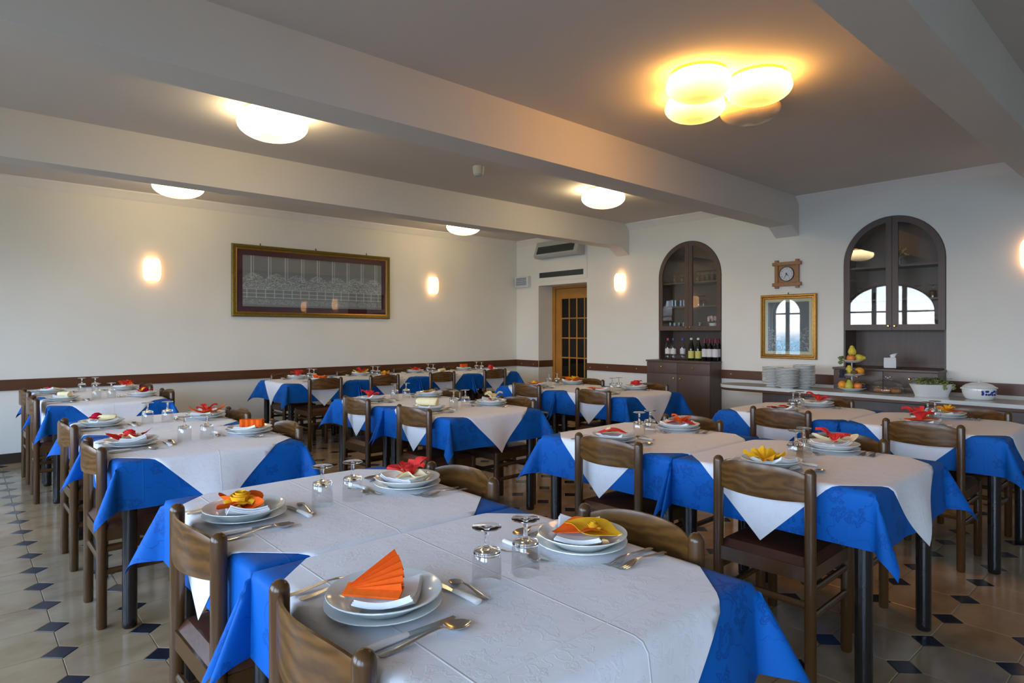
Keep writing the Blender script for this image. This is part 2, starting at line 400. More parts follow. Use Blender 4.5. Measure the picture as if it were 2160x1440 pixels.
# ================================================================== mesh helpers
class MB:
    def __init__(s):
        s.v = []; s.f = []
    def add(s, vs, fs):
        o = len(s.v); s.v += [tuple(p) for p in vs]; s.f += [tuple(i + o for i in f) for f in fs]
        return s
    def box(s, x0, x1, y0, y1, z0, z1):
        vs = [(x, y, z) for z in (z0, z1) for y in (y0, y1) for x in (x0, x1)]
        return s.add(vs, [(0, 2, 3, 1), (4, 5, 7, 6), (0, 1, 5, 4), (2, 6, 7, 3), (0, 4, 6, 2), (1, 3, 7, 5)])
    def lathe(s, prof, seg=24, c=(0, 0, 0), cap0=True, cap1=True):
        vs = []; fs = []; n = len(prof)
        for (r, z) in prof:
            for k in range(seg):
                a = 2 * pi * k / seg
                vs.append((c[0] + r * cos(a), c[1] + r * sin(a), c[2] + z))
        for i in range(n - 1):
            for k in range(seg):
                k2 = (k + 1) % seg
                fs.append((i * seg + k, i * seg + k2, (i + 1) * seg + k2, (i + 1) * seg + k))
        if cap0: fs.append(tuple(range(seg - 1, -1, -1)))
        if cap1: fs.append(tuple((n - 1) * seg + k for k in range(seg)))
        return s.add(vs, fs)
    def tube(s, path, r, seg=8, caps=True, flat=1.0):
        """path of points, radius (number or list)"""
        n = len(path); P = [Vector(p) for p in path]
        vs = []; fs = []
        for i in range(n):
            t = (P[min(i + 1, n - 1)] - P[max(i - 1, 0)]).normalized()
            up = Vector((0, 0, 1)) if abs(t.z) < 0.9 else Vector((0, 1, 0))
            a = t.cross(up).normalized(); b = a.cross(t).normalized()
            rr = r[i] if isinstance(r, (list, tuple)) else r
            for k in range(seg):
                th = 2 * pi * k / seg
                vs.append(P[i] + a * (rr * cos(th)) + b * (rr * flat * sin(th)))
        for i in range(n - 1):
            for k in range(seg):
                k2 = (k + 1) % seg
                fs.append((i * seg + k, (i + 1) * seg + k, (i + 1) * seg + k2, i * seg + k2))
        if caps:
            fs.append(tuple(range(seg))); fs.append(tuple((n - 1) * seg + k for k in range(seg - 1, -1, -1)))
        return s.add(vs, fs)
    def ball(s, c, r, seg=12, rings=8, sc=(1, 1, 1)):
        vs = [(c[0], c[1], c[2] - r * sc[2])]; fs = []
        for i in range(1, rings):
            ph = -pi / 2 + pi * i / rings
            for k in range(seg):
                a = 2 * pi * k / seg
                vs.append((c[0] + r * sc[0] * cos(ph) * cos(a), c[1] + r * sc[1] * cos(ph) * sin(a), c[2] + r * sc[2] * sin(ph)))
        vs.append((c[0], c[1], c[2] + r * sc[2]))
        for k in range(seg): fs.append((0, 1 + (k + 1) % seg, 1 + k))
        for i in range(rings - 2):
            for k in range(seg):
                k2 = (k + 1) % seg
                fs.append((1 + i * seg + k, 1 + i * seg + k2, 1 + (i + 1) * seg + k2, 1 + (i + 1) * seg + k))
        l = len(vs) - 1; o = 1 + (rings - 2) * seg
        for k in range(seg): fs.append((o + k, o + (k + 1) % seg, l))
        return s.add(vs, fs)
    def grid(s, nu, nv, fn):
        vs = [fn(i / nu, j / nv) for j in range(nv + 1) for i in range(nu + 1)]
        fs = [(j * (nu + 1) + i, j * (nu + 1) + i + 1, (j + 1) * (nu + 1) + i + 1, (j + 1) * (nu + 1) + i) for j in range(nv) for i in range(nu)]
        return s.add(vs, fs)
    def solid(s, nu, nv, fa, fb):
        """closed slab between two surfaces"""
        o = len(s.v)
        s.grid(nu, nv, fa); o2 = len(s.v)
        s.grid(nu, nv, fb)
        w = nu + 1
        loop = [i for i in range(nu)] + [nu + j * w for j in range(nv)] + [nv * w + i for i in range(nu, 0, -1)] + [j * w for j in range(nv, 0, -1)]
        for i in range(len(loop)):
            a, b2 = loop[i], loop[(i + 1) % len(loop)]
            s.f.append((o + b2, o + a, o2 + a, o2 + b2))
        return s
    def mesh(s, name, smooth=True, angle=0.7):
        me = bpy.data.meshes.new(name)
        me.from_pydata(s.v, [], s.f); me.update()
        bm = bmesh.new(); bm.from_mesh(me)
        bmesh.ops.recalc_face_normals(bm, faces=bm.faces)
        bm.to_mesh(me); bm.free()
        if smooth:
            me.polygons.foreach_set('use_smooth', [True] * len(me.polygons))
            me.set_sharp_from_angle(angle=angle)
        return me

def bevel_box(x0, x1, y0, y1, z0, z1, bv=0.004, seg=2, name='box'):
    bm = bmesh.new()
    bmesh.ops.create_cube(bm, size=1.0)
    for v in bm.verts:
        v.co = Vector(((x0 + x1) / 2 + v.co.x * (x1 - x0), (y0 + y1) / 2 + v.co.y * (y1 - y0), (z0 + z1) / 2 + v.co.z * (z1 - z0)))
    if bv > 0:
        bmesh.ops.bevel(bm, geom=bm.edges[:], offset=bv, segments=seg, affect='EDGES', profile=0.6)
    me = bpy.data.meshes.new(name); bm.to_mesh(me); bm.free()
    me.polygons.foreach_set('use_smooth', [True] * len(me.polygons))
    me.set_sharp_from_angle(angle=0.6)
    return me

def poly_prism(outer, holes, d0, d1, axis='Y', name='prism', bv=0.0):
    """flat outline (a,b) with holes, filled and given thickness along an axis"""
    bm = bmesh.new()
    edges = []
    for lp in [outer] + holes:
        vs = [bm.verts.new((p[0], 0, p[1])) for p in lp]
        for i in range(len(vs)): edges.append(bm.edges.new((vs[i], vs[(i + 1) % len(vs)])))
    r = bmesh.ops.triangle_fill(bm, use_beauty=True, use_dissolve=False, edges=edges)
    faces = [g for g in r['geom'] if isinstance(g, bmesh.types.BMFace)]
    ext = bmesh.ops.extrude_face_region(bm, geom=faces)
    for v in [g for g in ext['geom'] if isinstance(g, bmesh.types.BMVert)]: v.co.y = d1 - d0
    for v in bm.verts:
        y = v.co.y + d0
        if axis == 'Y': v.co.y = y
        elif axis == 'X': v.co = Vector((y, v.co.x, v.co.z))
        else: v.co = Vector((v.co.x, v.co.z, y))
    bmesh.ops.recalc_face_normals(bm, faces=bm.faces)
    me = bpy.data.meshes.new(name); bm.to_mesh(me); bm.free()
    me.polygons.foreach_set('use_smooth', [True] * len(me.polygons))
    me.set_sharp_from_angle(angle=0.5)
    return me

def obj(name, me, mat=None, parent=None, loc=(0, 0, 0), rot=(0, 0, 0), sc=(1, 1, 1)):
    o = bpy.data.objects.new(name, me); COL.objects.link(o)
    if me is not None and mat is not None and len(me.materials) == 0:
        me.materials.append(M[mat])
    o.location = loc; o.rotation_euler = rot; o.scale = sc
    if parent is not None: o.parent = parent
    return o

def tag(o, label, cat, group=None):
    o['label'] = label; o['category'] = cat
    if group: o['group'] = group
    return o

def thing(name, label, cat, loc=(0, 0, 0), rz=0.0, group=None):
    o = obj(name, None, None, None, loc, (0, 0, rz))
    return tag(o, label, cat, group)

def struct(name, me, mat, parent=None, **kw):
    o = obj(name, me, mat, parent, **kw)
    if parent is None: o['kind'] = 'structure'
    return o

def box(x0, x1, y0, y1, z0, z1, name='box'):
    return MB().box(x0, x1, y0, y1, z0, z1).mesh(name, False)

def arch(cx, w, z0, zs, n=24, rise=None):
    r = w / 2
    h = r if rise is None else rise
    pts = [(cx - r, z0), (cx + r, z0), (cx + r, zs)]
    pts += [(cx + r * cos(pi * k / n), zs + h * sin(pi * k / n)) for k in range(1, n)]
    pts.append((cx - r, zs))
    return pts

# ================================================================== shell
struct('wall_left', box(XL - 0.2, XL, YB - 0.3, YF + 0.4, -0.1, 3.1), 'plaster')
DX0, DX1, DZ = -7.69, -6.585, 2.155
H1, H2, HW, HS, HZ0 = -4.735, -2.25, 0.98, 2.12, 0.97     # hutches: centres, width, spring height, foot
outer = [(XL - 0.2, -0.1), (DX0, -0.1), (DX0, DZ), (DX1, DZ), (DX1, -0.1), (XR + 0.2, -0.1), (XR + 0.2, 3.1), (XL - 0.2, 3.1)]
struct('wall_far', poly_prism(outer, [arch(H1, HW, HZ0, HS), arch(H2, HW, HZ0, HS)], YF, YF + 0.40, 'Y', 'wall_far'), 'plaster')
struct('wall_right', box(XR, XR + 0.2, YB - 0.3, YF + 0.4, -0.1, 3.1), 'plaster')
struct('wall_back', poly_prism([(XL - 0.2, -0.1), (XR + 0.2, -0.1), (XR + 0.2, 3.1), (XL - 0.2, 3.1)],
       [arch(wx, ww, WZ0, WZS, 24, wr) for wx, ww, wr in WINS], YB - 0.28, YB, 'Y', 'wall_back'), 'plaster')
struct('ceiling', box(XL - 0.2, XR + 0.2, YB - 0.3, YF + 0.4, ZC, ZC + 0.15), 'ceiling_paint')

# beams with haunched ends
def beam(n, x0, x1):
    zb = 2.62
    pts = [(YB, zb), (YF - 0.19, zb), (YF + 0.01, 2.50), (YF + 0.01, ZC + 0.02), (YB, ZC + 0.02)]
    me = poly_prism(pts, [], x0, x1, 'X', 'beam')
    o = struct('trim_%d' % n, me, 'beam_paint')
    o['label'] = 'plastered ceiling beam running to the far wall'
    return o
beam(1, -3.52, -3.24); beam(2, -5.98, -5.75); beam(3, -1.0, -0.76)

# cornices (small coves) between beams on the far wall and along the left wall
def cove(name, a, bb, axis):
    prof = [(0.0, 2.875), (0.012, 2.885), (0.03, 2.905), (0.055, 2.935), (0.085, 2.955), (0.09, ZC + 0.01), (0.0, ZC + 0.01)]
    if axis == 'X':
        me = poly_prism([(YF - p, z) for p, z in prof], [], a, bb, 'X', 'cove')
    else:
        me = poly_prism([(XL + p, z) for p, z in prof], [], a, bb, 'Y', 'cove')
    return struct(name, me, 'cornice_paint')
for i, (a, bb) in enumerate(((XL, -5.98), (-5.75, -3.52), (-3.24, -1.0), (-0.76, XR))):
    cove('trim_%d' % (4 + i), a, bb, 'X')
cove('trim_8', YB, YF, 'Y')

# dado rail and skirting
RZ0, RZ1 = 0.755, 0.868
def rail(name, segs, z0, z1, d, mat):
    mb = MB()
    for s in segs: mb.box(*s, z0, z1)
    return struct(name, mb.mesh('rail', False), mat)
rail('trim_9', [(XL, XL + 0.022, YB, YF)], RZ0, RZ1, 0.02, 'rail_wood')
fsegs = [(XL + 0.022, DX0 - 0.004, YF - 0.022, YF), (DX1 + 0.003, -5.225, YF - 0.022, YF), (-4.245, -2.745, YF - 0.022, YF), (-1.755, XR, YF - 0.022, YF)]
rr = rail('trim_10', fsegs, RZ0, RZ1, 0.02, 'rail_wood')
rail('trim_11', [(DX0, DX0 + 0.018, YF + 0.004, YF + 0.338)], RZ0, RZ1, 0.02, 'rail_wood')
nail_me = MB().lathe([(0.008, 0), (0.008, 0.003), (0.004, 0.006)], 8).mesh('nail')
for x in (-8.1, -7.8, -6.5, -6.15, -5.6, -4.1, -3.6):
    obj('nail', nail_me, 'nail', rr, (x, YF - 0.022, 0.82 if x > -6.4 else 0.80), (pi / 2, 0, 0))
rail('baseboard_left', [(XL, XL + 0.016, YB, YF)], 0.0, 0.105, 0.02, 'base_board')
rail('baseboard_far', [(XL + 0.016, DX0 - 0.004, YF - 0.016, YF), (DX1 + 0.003, -5.23, YF - 0.016, YF), (-4.24, -2.75, YF - 0.016, YF), (-1.75, XR, YF - 0.016, YF)], 0, 0.105, 0.02, 'base_board')
rail('baseboard_right', [(XR - 0.016, XR, YB, YF)], 0, 0.105, 0.02, 'base_board')

# floor: slab of grout with octagon tiles and small black lozenges, each its own piece
floor = struct('floor', box(XL - 0.2, XR + 0.2, YB - 0.3, YF + 0.5, -0.12, -0.0035), 'grout')
PX, PY, FX0, FY0 = 0.3035, 0.318, -4.765, 0.327
q = 0.066      # half diagonal of a lozenge
g = 0.0014
def tile_mesh(pts, name):
    n = len(pts); vs = []; fs = []
    for sc_, z in ((1.0, -0.006), (1.0, -0.0012), (0.988, 0.0)):
        vs += [(p[0] * sc_, p[1] * sc_, z) for p in pts]
    for l in range(2):
        for k in range(n):
            k2 = (k + 1) % n
            fs.append((l * n + k, l * n + k2, (l + 1) * n + k2, (l + 1) * n + k))
    fs.append(tuple(2 * n + k for k in range(n)))
    return vs, fs
hx, hy = PX / 2 - g, PY / 2 - g
oc = [(hx, -hy + q), (hx, hy - q), (hx - q, hy), (-hx + q, hy), (-hx, hy - q), (-hx, -hy + q), (-hx + q, -hy), (hx - q, -hy)]
lz = [(q - g * 2, 0), (0, q - g * 2), (-q + g * 2, 0), (0, -q + g * 2)]
oct_v, oct_f = tile_mesh(oc, 'octagon'); loz_v, loz_f = tile_mesh(lz, 'lozenge')
oct_me = MB().add(oct_v, oct_f).mesh('octagon_tile', False); loz_me = MB().add(loz_v, loz_f).mesh('lozenge_tile', False)
def in_view(x, y):
    f = -sin(YAW) * x + cos(YAW) * y; r = cos(YAW) * x + sin(YAW) * y
    if f < 0.6: return None
    px = 1080 + 1309 * r / f; py = 700 + 1309 * 1.36 / f
    return f if (-60 < px < 2220 and py < 1480) else None
for nm, verts, faces, me, mat, ox, oy in (('floor_tile', oct_v, oct_f, oct_me, 'tile_beige', 0.5, 0.5), ('tile_inset', loz_v, loz_f, loz_me, 'tile_black', 0, 0)):
    cs = []
    for i in range(-12, 26):
        for j in range(-7, 24):
            x, y = FX0 + PX * (i + ox), FY0 + PY * (j + oy)
            if XL - 0.1 < x < XR + 0.1 and YB - 0.15 < y < YF + 0.45:
                d = in_view(x, y)
                cs.append((d if d is not None else 1e3, x, y))
    cs.sort()
    for d, x, y in cs[:300]:
        obj(nm, me, mat, floor, (x, y, 0))
    mb = MB()
    for d, x, y in cs[300:]:
        mb.add([(p[0] + x, p[1] + y, p[2]) for p in verts], faces)
    o = obj(nm + '_field', mb.mesh(nm + '_field', False), mat, floor)
    o['kind'] = 'stuff'

# windows in the back wall (behind the viewer; they light the room and show in the glass; the fifth is only added for light)
for i, (wx, ww, wr) in enumerate(WINS):
    r = ww / 2
    fr = poly_prism(arch(wx, ww + 0.01, WZ0 - 0.005, WZS, 24, wr), [arch(wx, ww - 0.10, WZ0 + 0.05, WZS, 24, wr - 0.05)], YB - 0.16, YB - 0.10, 'Y', 'window_frame')
    w = struct('window_%d' % (i + 1), fr, 'window_wood')
    for k, dx in enumerate((0.0,) if ww < 1 else (-ww / 6, ww / 6)):
        zt = WZS + wr * sqrt(1 - (dx / r) ** 2) - 0.03
        hw = 0.05
        obj('glazing_bar', box(wx + dx - hw, wx + dx + hw, YB - 0.155, YB - 0.105, WZ0 + 0.03, zt), 'window_wood', w)
    obj('glazing_bar', box(wx - r + 0.03, wx + r - 0.03, YB - 0.15, YB - 0.11, WZS - 0.02, WZS + 0.02), 'window_wood', w)
    obj('window_pane', poly_prism(arch(wx, ww - 0.08, WZ0 + 0.04, WZS, 24, wr - 0.04), [], YB - 0.132, YB - 0.128, 'Y', 'pane'), 'pane_glass', w)

# glazed inner door in the niche
dY = YF + 0.372
door = struct('door_1', box(DX0, DX0 + 0.07, dY - 0.035, dY + 0.06, 0.0, DZ - 0.002), 'door_wood')
obj('door_jamb', box(DX1 - 0.07, DX1, dY - 0.035, dY + 0.06, 0, DZ - 0.002), 'door_wood', door)
obj('door_head', box(DX0 + 0.07, DX1 - 0.07, dY - 0.035, dY + 0.06, DZ - 0.04, DZ - 0.002), 'door_wood', door)
lx0, lx1, lz1 = DX0 + 0.078, DX1 - 0.078, DZ - 0.046
cols, rows = 4, 5
gx0, gx1, gz0, gz1 = lx0 + 0.135, lx1 - 0.115, 0.24, lz1 - 0.175
leaf = obj('door_leaf', poly_prism([(lx0, 0.008), (lx1, 0.008), (lx1, lz1), (lx0, lz1)], [[(gx0, gz0), (gx1, gz0), (gx1, gz1), (gx0, gz1)]], dY - 0.02, dY + 0.02, 'Y', 'door_leaf'), 'door_wood', door)
cw, chh = (gx1 - gx0) / cols, (gz1 - gz0) / rows
for c in range(1, cols):
    obj('glazing_bar', box(gx0 + c * cw - 0.011, gx0 + c * cw + 0.011, dY - 0.016, dY + 0.016, gz0, gz1), 'door_wood', leaf)
for r in range(1, rows):
    obj('glazing_bar', box(gx0, gx1, dY - 0.0155, dY + 0.0155, gz0 + r * chh - 0.011, gz0 + r * chh + 0.011), 'door_wood', leaf)
for c in range(cols):
    for r in range(rows):
        obj('door_pane', box(gx0 + c * cw, gx0 + (c + 1) * cw, dY - 0.003, dY + 0.003, gz0 + r * chh, gz0 + (r + 1) * chh), 'dark_pane', leaf)
# curtain of dark cloth behind the panes
cur = MB().solid(60, 1, lambda u, v: (DX0 + u * (DX1 - DX0), dY + 0.085 + 0.012 * sin(u * 70), 0.02 + v * 2.1), lambda u, v: (DX0 + u * (DX1 - DX0), dY + 0.092 + 0.012 * sin(u * 70), 0.02 + v * 2.1))
simple('curtain_dark', (0.06, 0.05, 0.035), 0.9, 0.2, 10, 0.1)
tag(obj('door_curtain', cur.mesh('curtain'), 'curtain_dark'), 'dark curtain hanging behind the panes of the glazed orange door', 'curtain')
struct('wall_corridor', box(DX0 - 0.5, DX1 + 0.5, YF + 0.55, YF + 0.6, -0.1, 3.1), 'black_void')

# panel over the door with a slot, air conditioner, small vent box
pn = thing('wall_panel', 'flush white panel with dark slot grille over the glazed door', 'panel', (0, 0, 0))
obj('panel_board', poly_prism([(-7.72, 2.225), (-6.575, 2.225), (-6.575, 2.87), (-7.72, 2.87)], [[(-7.66, 2.285), (-6.65, 2.285), (-6.65, 2.375), (-7.66, 2.375)]], YF - 0.012, YF + 0.004, 'Y', 'panel_board'), 'plaster', pn)
obj('slot_grille', box(-7.66, -6.65, YF - 0.004, YF - 0.001, 2.285, 2.375), 'grille_dark', pn)
for k in range(3):
    obj('slat', box(-7.66, -6.65, YF - 0.009, YF - 0.004, 2.303 + k * 0.026, 2.309 + k * 0.026), 'grille_dark', pn)
ac = thing('air_conditioner', 'grey-white air conditioner with dark louvre mounted above the glazed door', 'air conditioner', (0, 0, 0))
prof = [(YF - 0.012, 2.60), (YF - 0.17, 2.60), (YF - 0.21, 2.635), (YF - 0.12, 2.875), (YF - 0.012, 2.88)]
obj('casing', poly_prism(prof, [], -7.60, -6.62, 'X', 'ac_casing'), 'plastic_grey', ac)
def acf(u, v, off):
    z = 2.665 + v * 0.125; y = (YF - 0.21) + (z - 2.635) / 0.24 * 0.09
    return (-7.54 + u * 0.84, y - off, z)
obj('louvre', MB().solid(1, 1, lambda u, v: acf(u, v, 0.004), lambda u, v: acf(u, v, -0.004)).mesh('louvre', False), 'grille_dark', ac)
for k in range(4):
    obj('slat', MB().solid(1, 1, lambda u, v: acf(u, 0.15 + k * 0.22 + 0.05 * v, 0.007), lambda u, v: acf(u, 0.15 + k * 0.22 + 0.05 * v, 0.002)).mesh('slat', False), 'grille_dark', ac)
vb = thing('vent_box', 'small white louvred vent box in the corner beside the door', 'vent', (0, 0, 0))
obj('vent_frame', poly_prism([(-8.225, 2.15), (-7.88, 2.15), (-7.88, 2.335), (-8.225, 2.335)], [[(-8.195, 2.175), (-7.925, 2.175), (-7.925, 2.31), (-8.195, 2.31)]], YF - 0.07, YF + 0.002, 'Y', 'vent_frame'), 'plastic_white', vb)
obj('vent_back', box(-8.2, -7.92, YF - 0.02, YF - 0.004, 2.17, 2.315), 'plastic_grey', vb)
for k in range(4):
    z = 2.18 + k * 0.034
    obj('slat', MB().solid(1, 1, lambda u, v: (-8.196 + 0.272 * u, YF - 0.055 + 0.025 * v, z + 0.02 * v), lambda u, v: (-8.196 + 0.272 * u, YF - 0.055 + 0.025 * v, z + 0.004 + 0.02 * v)).mesh('slat', False), 'plastic_white', vb)

# ================================================================== lamps
def bowl_profile(r, h):
    pr = [(r * 0.80, 0.0), (r * 0.93, -0.018)]
    for k in range(0, 11):
        a = radians(22 - 112 * k / 10)
        pr.append((r * max(0.0, cos(a)) if k < 10 else 0.0, -h * 0.42 + h * 0.58 * sin(a)))
    return pr
bowl_me = {}
def bowl_mesh(r, h, mat):
    key = (r, h, mat)
    if key not in bowl_me:
        pr = bowl_profile(r, h)
        me = MB().lathe(pr[:-1] + [(0.004, pr[-1][1])], 40).mesh('lamp_glass')
        me.materials.append(M[mat]); bowl_me[key] = me
    return bowl_me[key]
cl = thing('ceiling_light', 'cluster of four alabaster glass bowls glowing orange on the ceiling', 'ceiling lamp', (-2.1, 3.75, ZC))
for (dx, dy, lit) in ((0, -0.32, 'lamp_lit'), (0.225, 0, 'lamp_lit'), (-0.225, 0.0, 'lamp_lit'), (0.0, 0.33, 'lamp_off')):
    g_ = obj('glass_bowl', bowl_mesh(0.2, 0.165, lit), None, cl, (dx, dy, -0.012))
    obj('rim_plate', MB().lathe([(0.168, -0.013), (0.168, 0.004)], 32).mesh('rim_plate'), 'brass', g_, (0, 0, 0.010))
for (x, y, lab) in ((-4.55, 1.72, 'round alabaster ceiling bowl between the beams, near the lace picture sconce side'),
                    (-4.55, 5.45, 'round alabaster ceiling bowl between the beams, before the wine cabinet'),
                    (-7.15, 1.72, 'round alabaster ceiling bowl beyond the second beam, over the wall table pair'),
                    (-7.15, 5.45, 'round alabaster ceiling bowl beyond the second beam, near the door corner')):
    c1 = thing('ceiling_light', lab, 'ceiling lamp', (x, y, ZC), 0, 'single bowl ceiling lamps')
    obj('glass_bowl', bowl_mesh(0.245, 0.20, 'lamp_pale'), None, c1, (0, 0, -0.012))
    obj('rim_plate', MB().lathe([(0.205, -0.012), (0.205, 0.004)], 32).mesh('rim_plate'), 'brass', c1, (0, 0, -0.002))
def sconce(x, y, z, rz, label):
    # glass is a rounded half drum; local +Y points into the room
    s = thing('wall_sconce', label, 'wall lamp', (x, y, z), rz, 'alabaster wall sconces')
    def f(u, v, r):
        a = pi * u; t_ = 2 * v - 1
        k = (1 - abs(t_) ** 4.0) * 0.28 + 0.72
        return (-cos(a) * r * k, 0.012 + sin(a) * (r + 0.01) * k, t_ * 0.132)
    obj('glass_shade', MB().solid(16, 14, lambda u, v: f(u, v, 0.094), lambda u, v: f(u, v, 0.089)).mesh('sconce_glass'), 'sconce_lit', s)
    obj('back_plate', bevel_box(-0.05, 0.05, 0.0, 0.014, -0.10, 0.10, 0.003), 'brass', s)
sconce(XL, 1.70, 2.09, -pi / 2, 'glowing alabaster sconce on the plain stretch of wall before the lace picture')
sconce(XL, 5.66, 2.10, -pi / 2, 'glowing alabaster sconce between the lace picture and the corner')
sconce(-5.90, YF, 2.11, pi, 'glowing alabaster sconce between the door and the wine cabinet')
sconce(-1.08, YF, 2.09, pi, 'glowing alabaster sconce past the wide cabinet above the buffet')
sconce(0.9, YF, 2.09, pi, 'glowing alabaster sconce on the far wall beyond the third beam')
sd = thing('smoke_detector', 'small cream smoke detector on the ceiling between the beams', 'smoke detector', (-4.72, 3.78, ZC))
obj('detector_body', MB().lathe([(0.055, 0.004), (0.056, -0.02), (0.05, -0.07), (0.042, -0.078)], 24).mesh('detector'), 'detector', sd)
obj('detector_cap', MB().lathe([(0.042, -0.078), (0.034, -0.094), (0.01, -0.096)], 24).mesh('detector_cap'), 'plastic_grey', sd)

# ================================================================== pictures and clock
def frame_ring(w, h, prof, name):
    """mitred frame; prof = list of (inset from outer edge, height off the wall); local XZ plane, +Y off the wall"""
    mb = MB(); n = len(prof); vs = []
    for (sx, sz) in ((-1, -1), (1, -1), (1, 1), (-1, 1)):
        for (i_, d) in prof: vs.append((sx * (w / 2 - i_), d, sz * (h / 2 - i_)))
    fs = []
    for c in range(4):
        c2 = (c + 1) % 4
        for k in range(n):
            k2 = (k + 1) % n
            fs.append((c * n + k, c2 * n + k, c2 * n + k2, c * n + k2))
    return mb.add(vs, fs).mesh(name, True, 0.5)
def plane_uv(w, h, y, name):
    me = MB().box(-w / 2, w / 2, y - 0.002, y, -h / 2, h / 2).mesh(name, False)
    uvl = me.uv_layers.new(name='UVMap')
    for lp in me.loops:
        v = me.vertices[lp.vertex_index].co
        uvl.data[lp.index].uv = ((-v.x / w + 0.5) if False else (v.x / w + 0.5), v.z / h + 0.5)
    return me
pic = thing('lace_picture', 'wide framed lace panel with dark red mount hanging on the long wall', 'picture', (XL, 3.73, 2.022), -pi / 2)
pic.rotation_euler = (0, radians(0), -pi / 2)
PW, PH = 2.28, 0.93
obj('frame', frame_ring(PW, PH, [(0, 0.0), (0, 0.03), (0.012, 0.045), (0.03, 0.04), (0.045, 0.03), (0.055, 0.032), (0.066, 0.018), (0.066, 0.0)], 'frame'), 'gilt_dark', pic)
obj('frame_lip', frame_ring(PW - 0.09, PH - 0.09, [(0, 0.028), (0.006, 0.036), (0.016, 0.032), (0.022, 0.018), (0.0, 0.018)], 'frame_lip'), 'gold_frame', pic)
obj('mount', frame_ring(PW - 0.12, PH - 0.12, [(0, 0.006), (0, 0.018), (0.075, 0.016), (0.075, 0.006)], 'mount'), 'maroon_mat', pic)
obj('lace_panel', plane_uv(PW - 0.26, PH - 0.26, 0.014, 'lace_panel'), 'lace_picture', pic)
obj('picture_glass', box(-PW / 2 + 0.06, PW / 2 - 0.06, 0.020, 0.022, -PH / 2 + 0.06, PH / 2 - 0.06), 'pane_glass', pic)
for x in (-0.76, 0.02, 0.78):
    obj('hook', MB().tube([(x, 0.01, PH / 2 - 0.004), (x, 0.012, PH / 2 + 0.02), (x, 0.004, PH / 2 + 0.028)], 0.006, 6).mesh('hook'), 'stem_brown', pic)

pp = thing('framed_print', 'gold framed grey print with cream mount beneath the wooden clock', 'picture', (-3.365, YF, 1.425), pi)
W2, H2_ = 0.68, 0.78
obj('frame', frame_ring(W2, H2_, [(0, 0), (0, 0.02), (0.01, 0.034), (0.024, 0.036), (0.034, 0.024), (0.048, 0.026), (0.056, 0.014), (0.056, 0)], 'frame'), 'gold_frame', pp)
obj('mount', frame_ring(W2 - 0.10, H2_ - 0.10, [(0, 0.004), (0, 0.014), (0.042, 0.012), (0.042, 0.004)], 'mount'), 'cream_mat', pp)
obj('print', plane_uv(W2 - 0.18, H2_ - 0.18, 0.010, 'print'), 'etching', pp)
obj('picture_glass', box(-W2 / 2 + 0.05, W2 / 2 - 0.05, 0.016, 0.018, -H2_ / 2 + 0.05, H2_ / 2 - 0.05), 'pane_glass', pp)
obj('hook', MB().tube([(0, 0.008, H2_ / 2 - 0.004), (0.0, 0.01, H2_ / 2 + 0.012), (0.0, 0.004, H2_ / 2 + 0.02)], 0.005, 6).mesh('hook'), 'stem_brown', pp)

ck = thing('wall_clock', 'square wooden wall clock with crossed-bar frame above the gold framed print', 'clock', (-3.375, YF, 2.06), pi)
obj('clock_board', bevel_box(-0.135, 0.135, 0.0, 0.022, -0.135, 0.135, 0.003), 'clock_wood', ck)
for sx in (-1, 1):
    obj('upright_bar', bevel_box(sx * 0.125 - 0.021, sx * 0.125 + 0.021, 0.0, 0.038, -0.172, 0.172, 0.006), 'clock_wood', ck)
    obj('cross_bar', bevel_box(-0.172, 0.172, 0.0, 0.046, sx * 0.125 - 0.021, sx * 0.125 + 0.021, 0.006), 'clock_wood', ck)
face = obj('clock_face', MB().lathe([(0.082, 0.0), (0.082, 0.008), (0.02, 0.0082)], 40).mesh('clock_face'), 'clock_face', ck, (0, 0.022, 0), (-pi / 2, 0, 0))
obj('bezel', MB().lathe([(0.082, 0), (0.09, 0.0), (0.09, 0.013), (0.082, 0.013), (0.082, 0)], 40, cap0=False, cap1=False).mesh('bezel'), 'ink', ck, (0, 0.022, 0), (-pi / 2, 0, 0))
def clock_text():
    # numerals one to twelve, as thin dark letters; local x to the viewer's right is -x here (the clock faces -Y after its turn)
    for h in range(1, 13):
        mb = MB()
        cu = bpy.data.curves.new('n', 'FONT'); cu.body = str(h); cu.size = 0.026
        cu.align_x = 'CENTER'; cu.align_y = 'CENTER'; cu.resolution_u = 2
        o = bpy.data.objects.new('n', cu); COL.objects.link(o)
        dg = bpy.context.evaluated_depsgraph_get(); me = o.evaluated_get(dg).to_mesh()
        a = radians(90 - 30 * h)
        vs = [(-(v.co.x + 0.065 * cos(a)), 0.0312, v.co.y + 0.065 * sin(a)) for v in me.vertices]
        mb.add(vs, [tuple(p.vertices) for p in me.polygons])
        o.evaluated_get(dg).to_mesh_clear()
        bpy.data.objects.remove(o); bpy.data.curves.remove(cu)
        obj('numeral', mb.mesh('numeral', False), 'ink', ck)
clock_text()
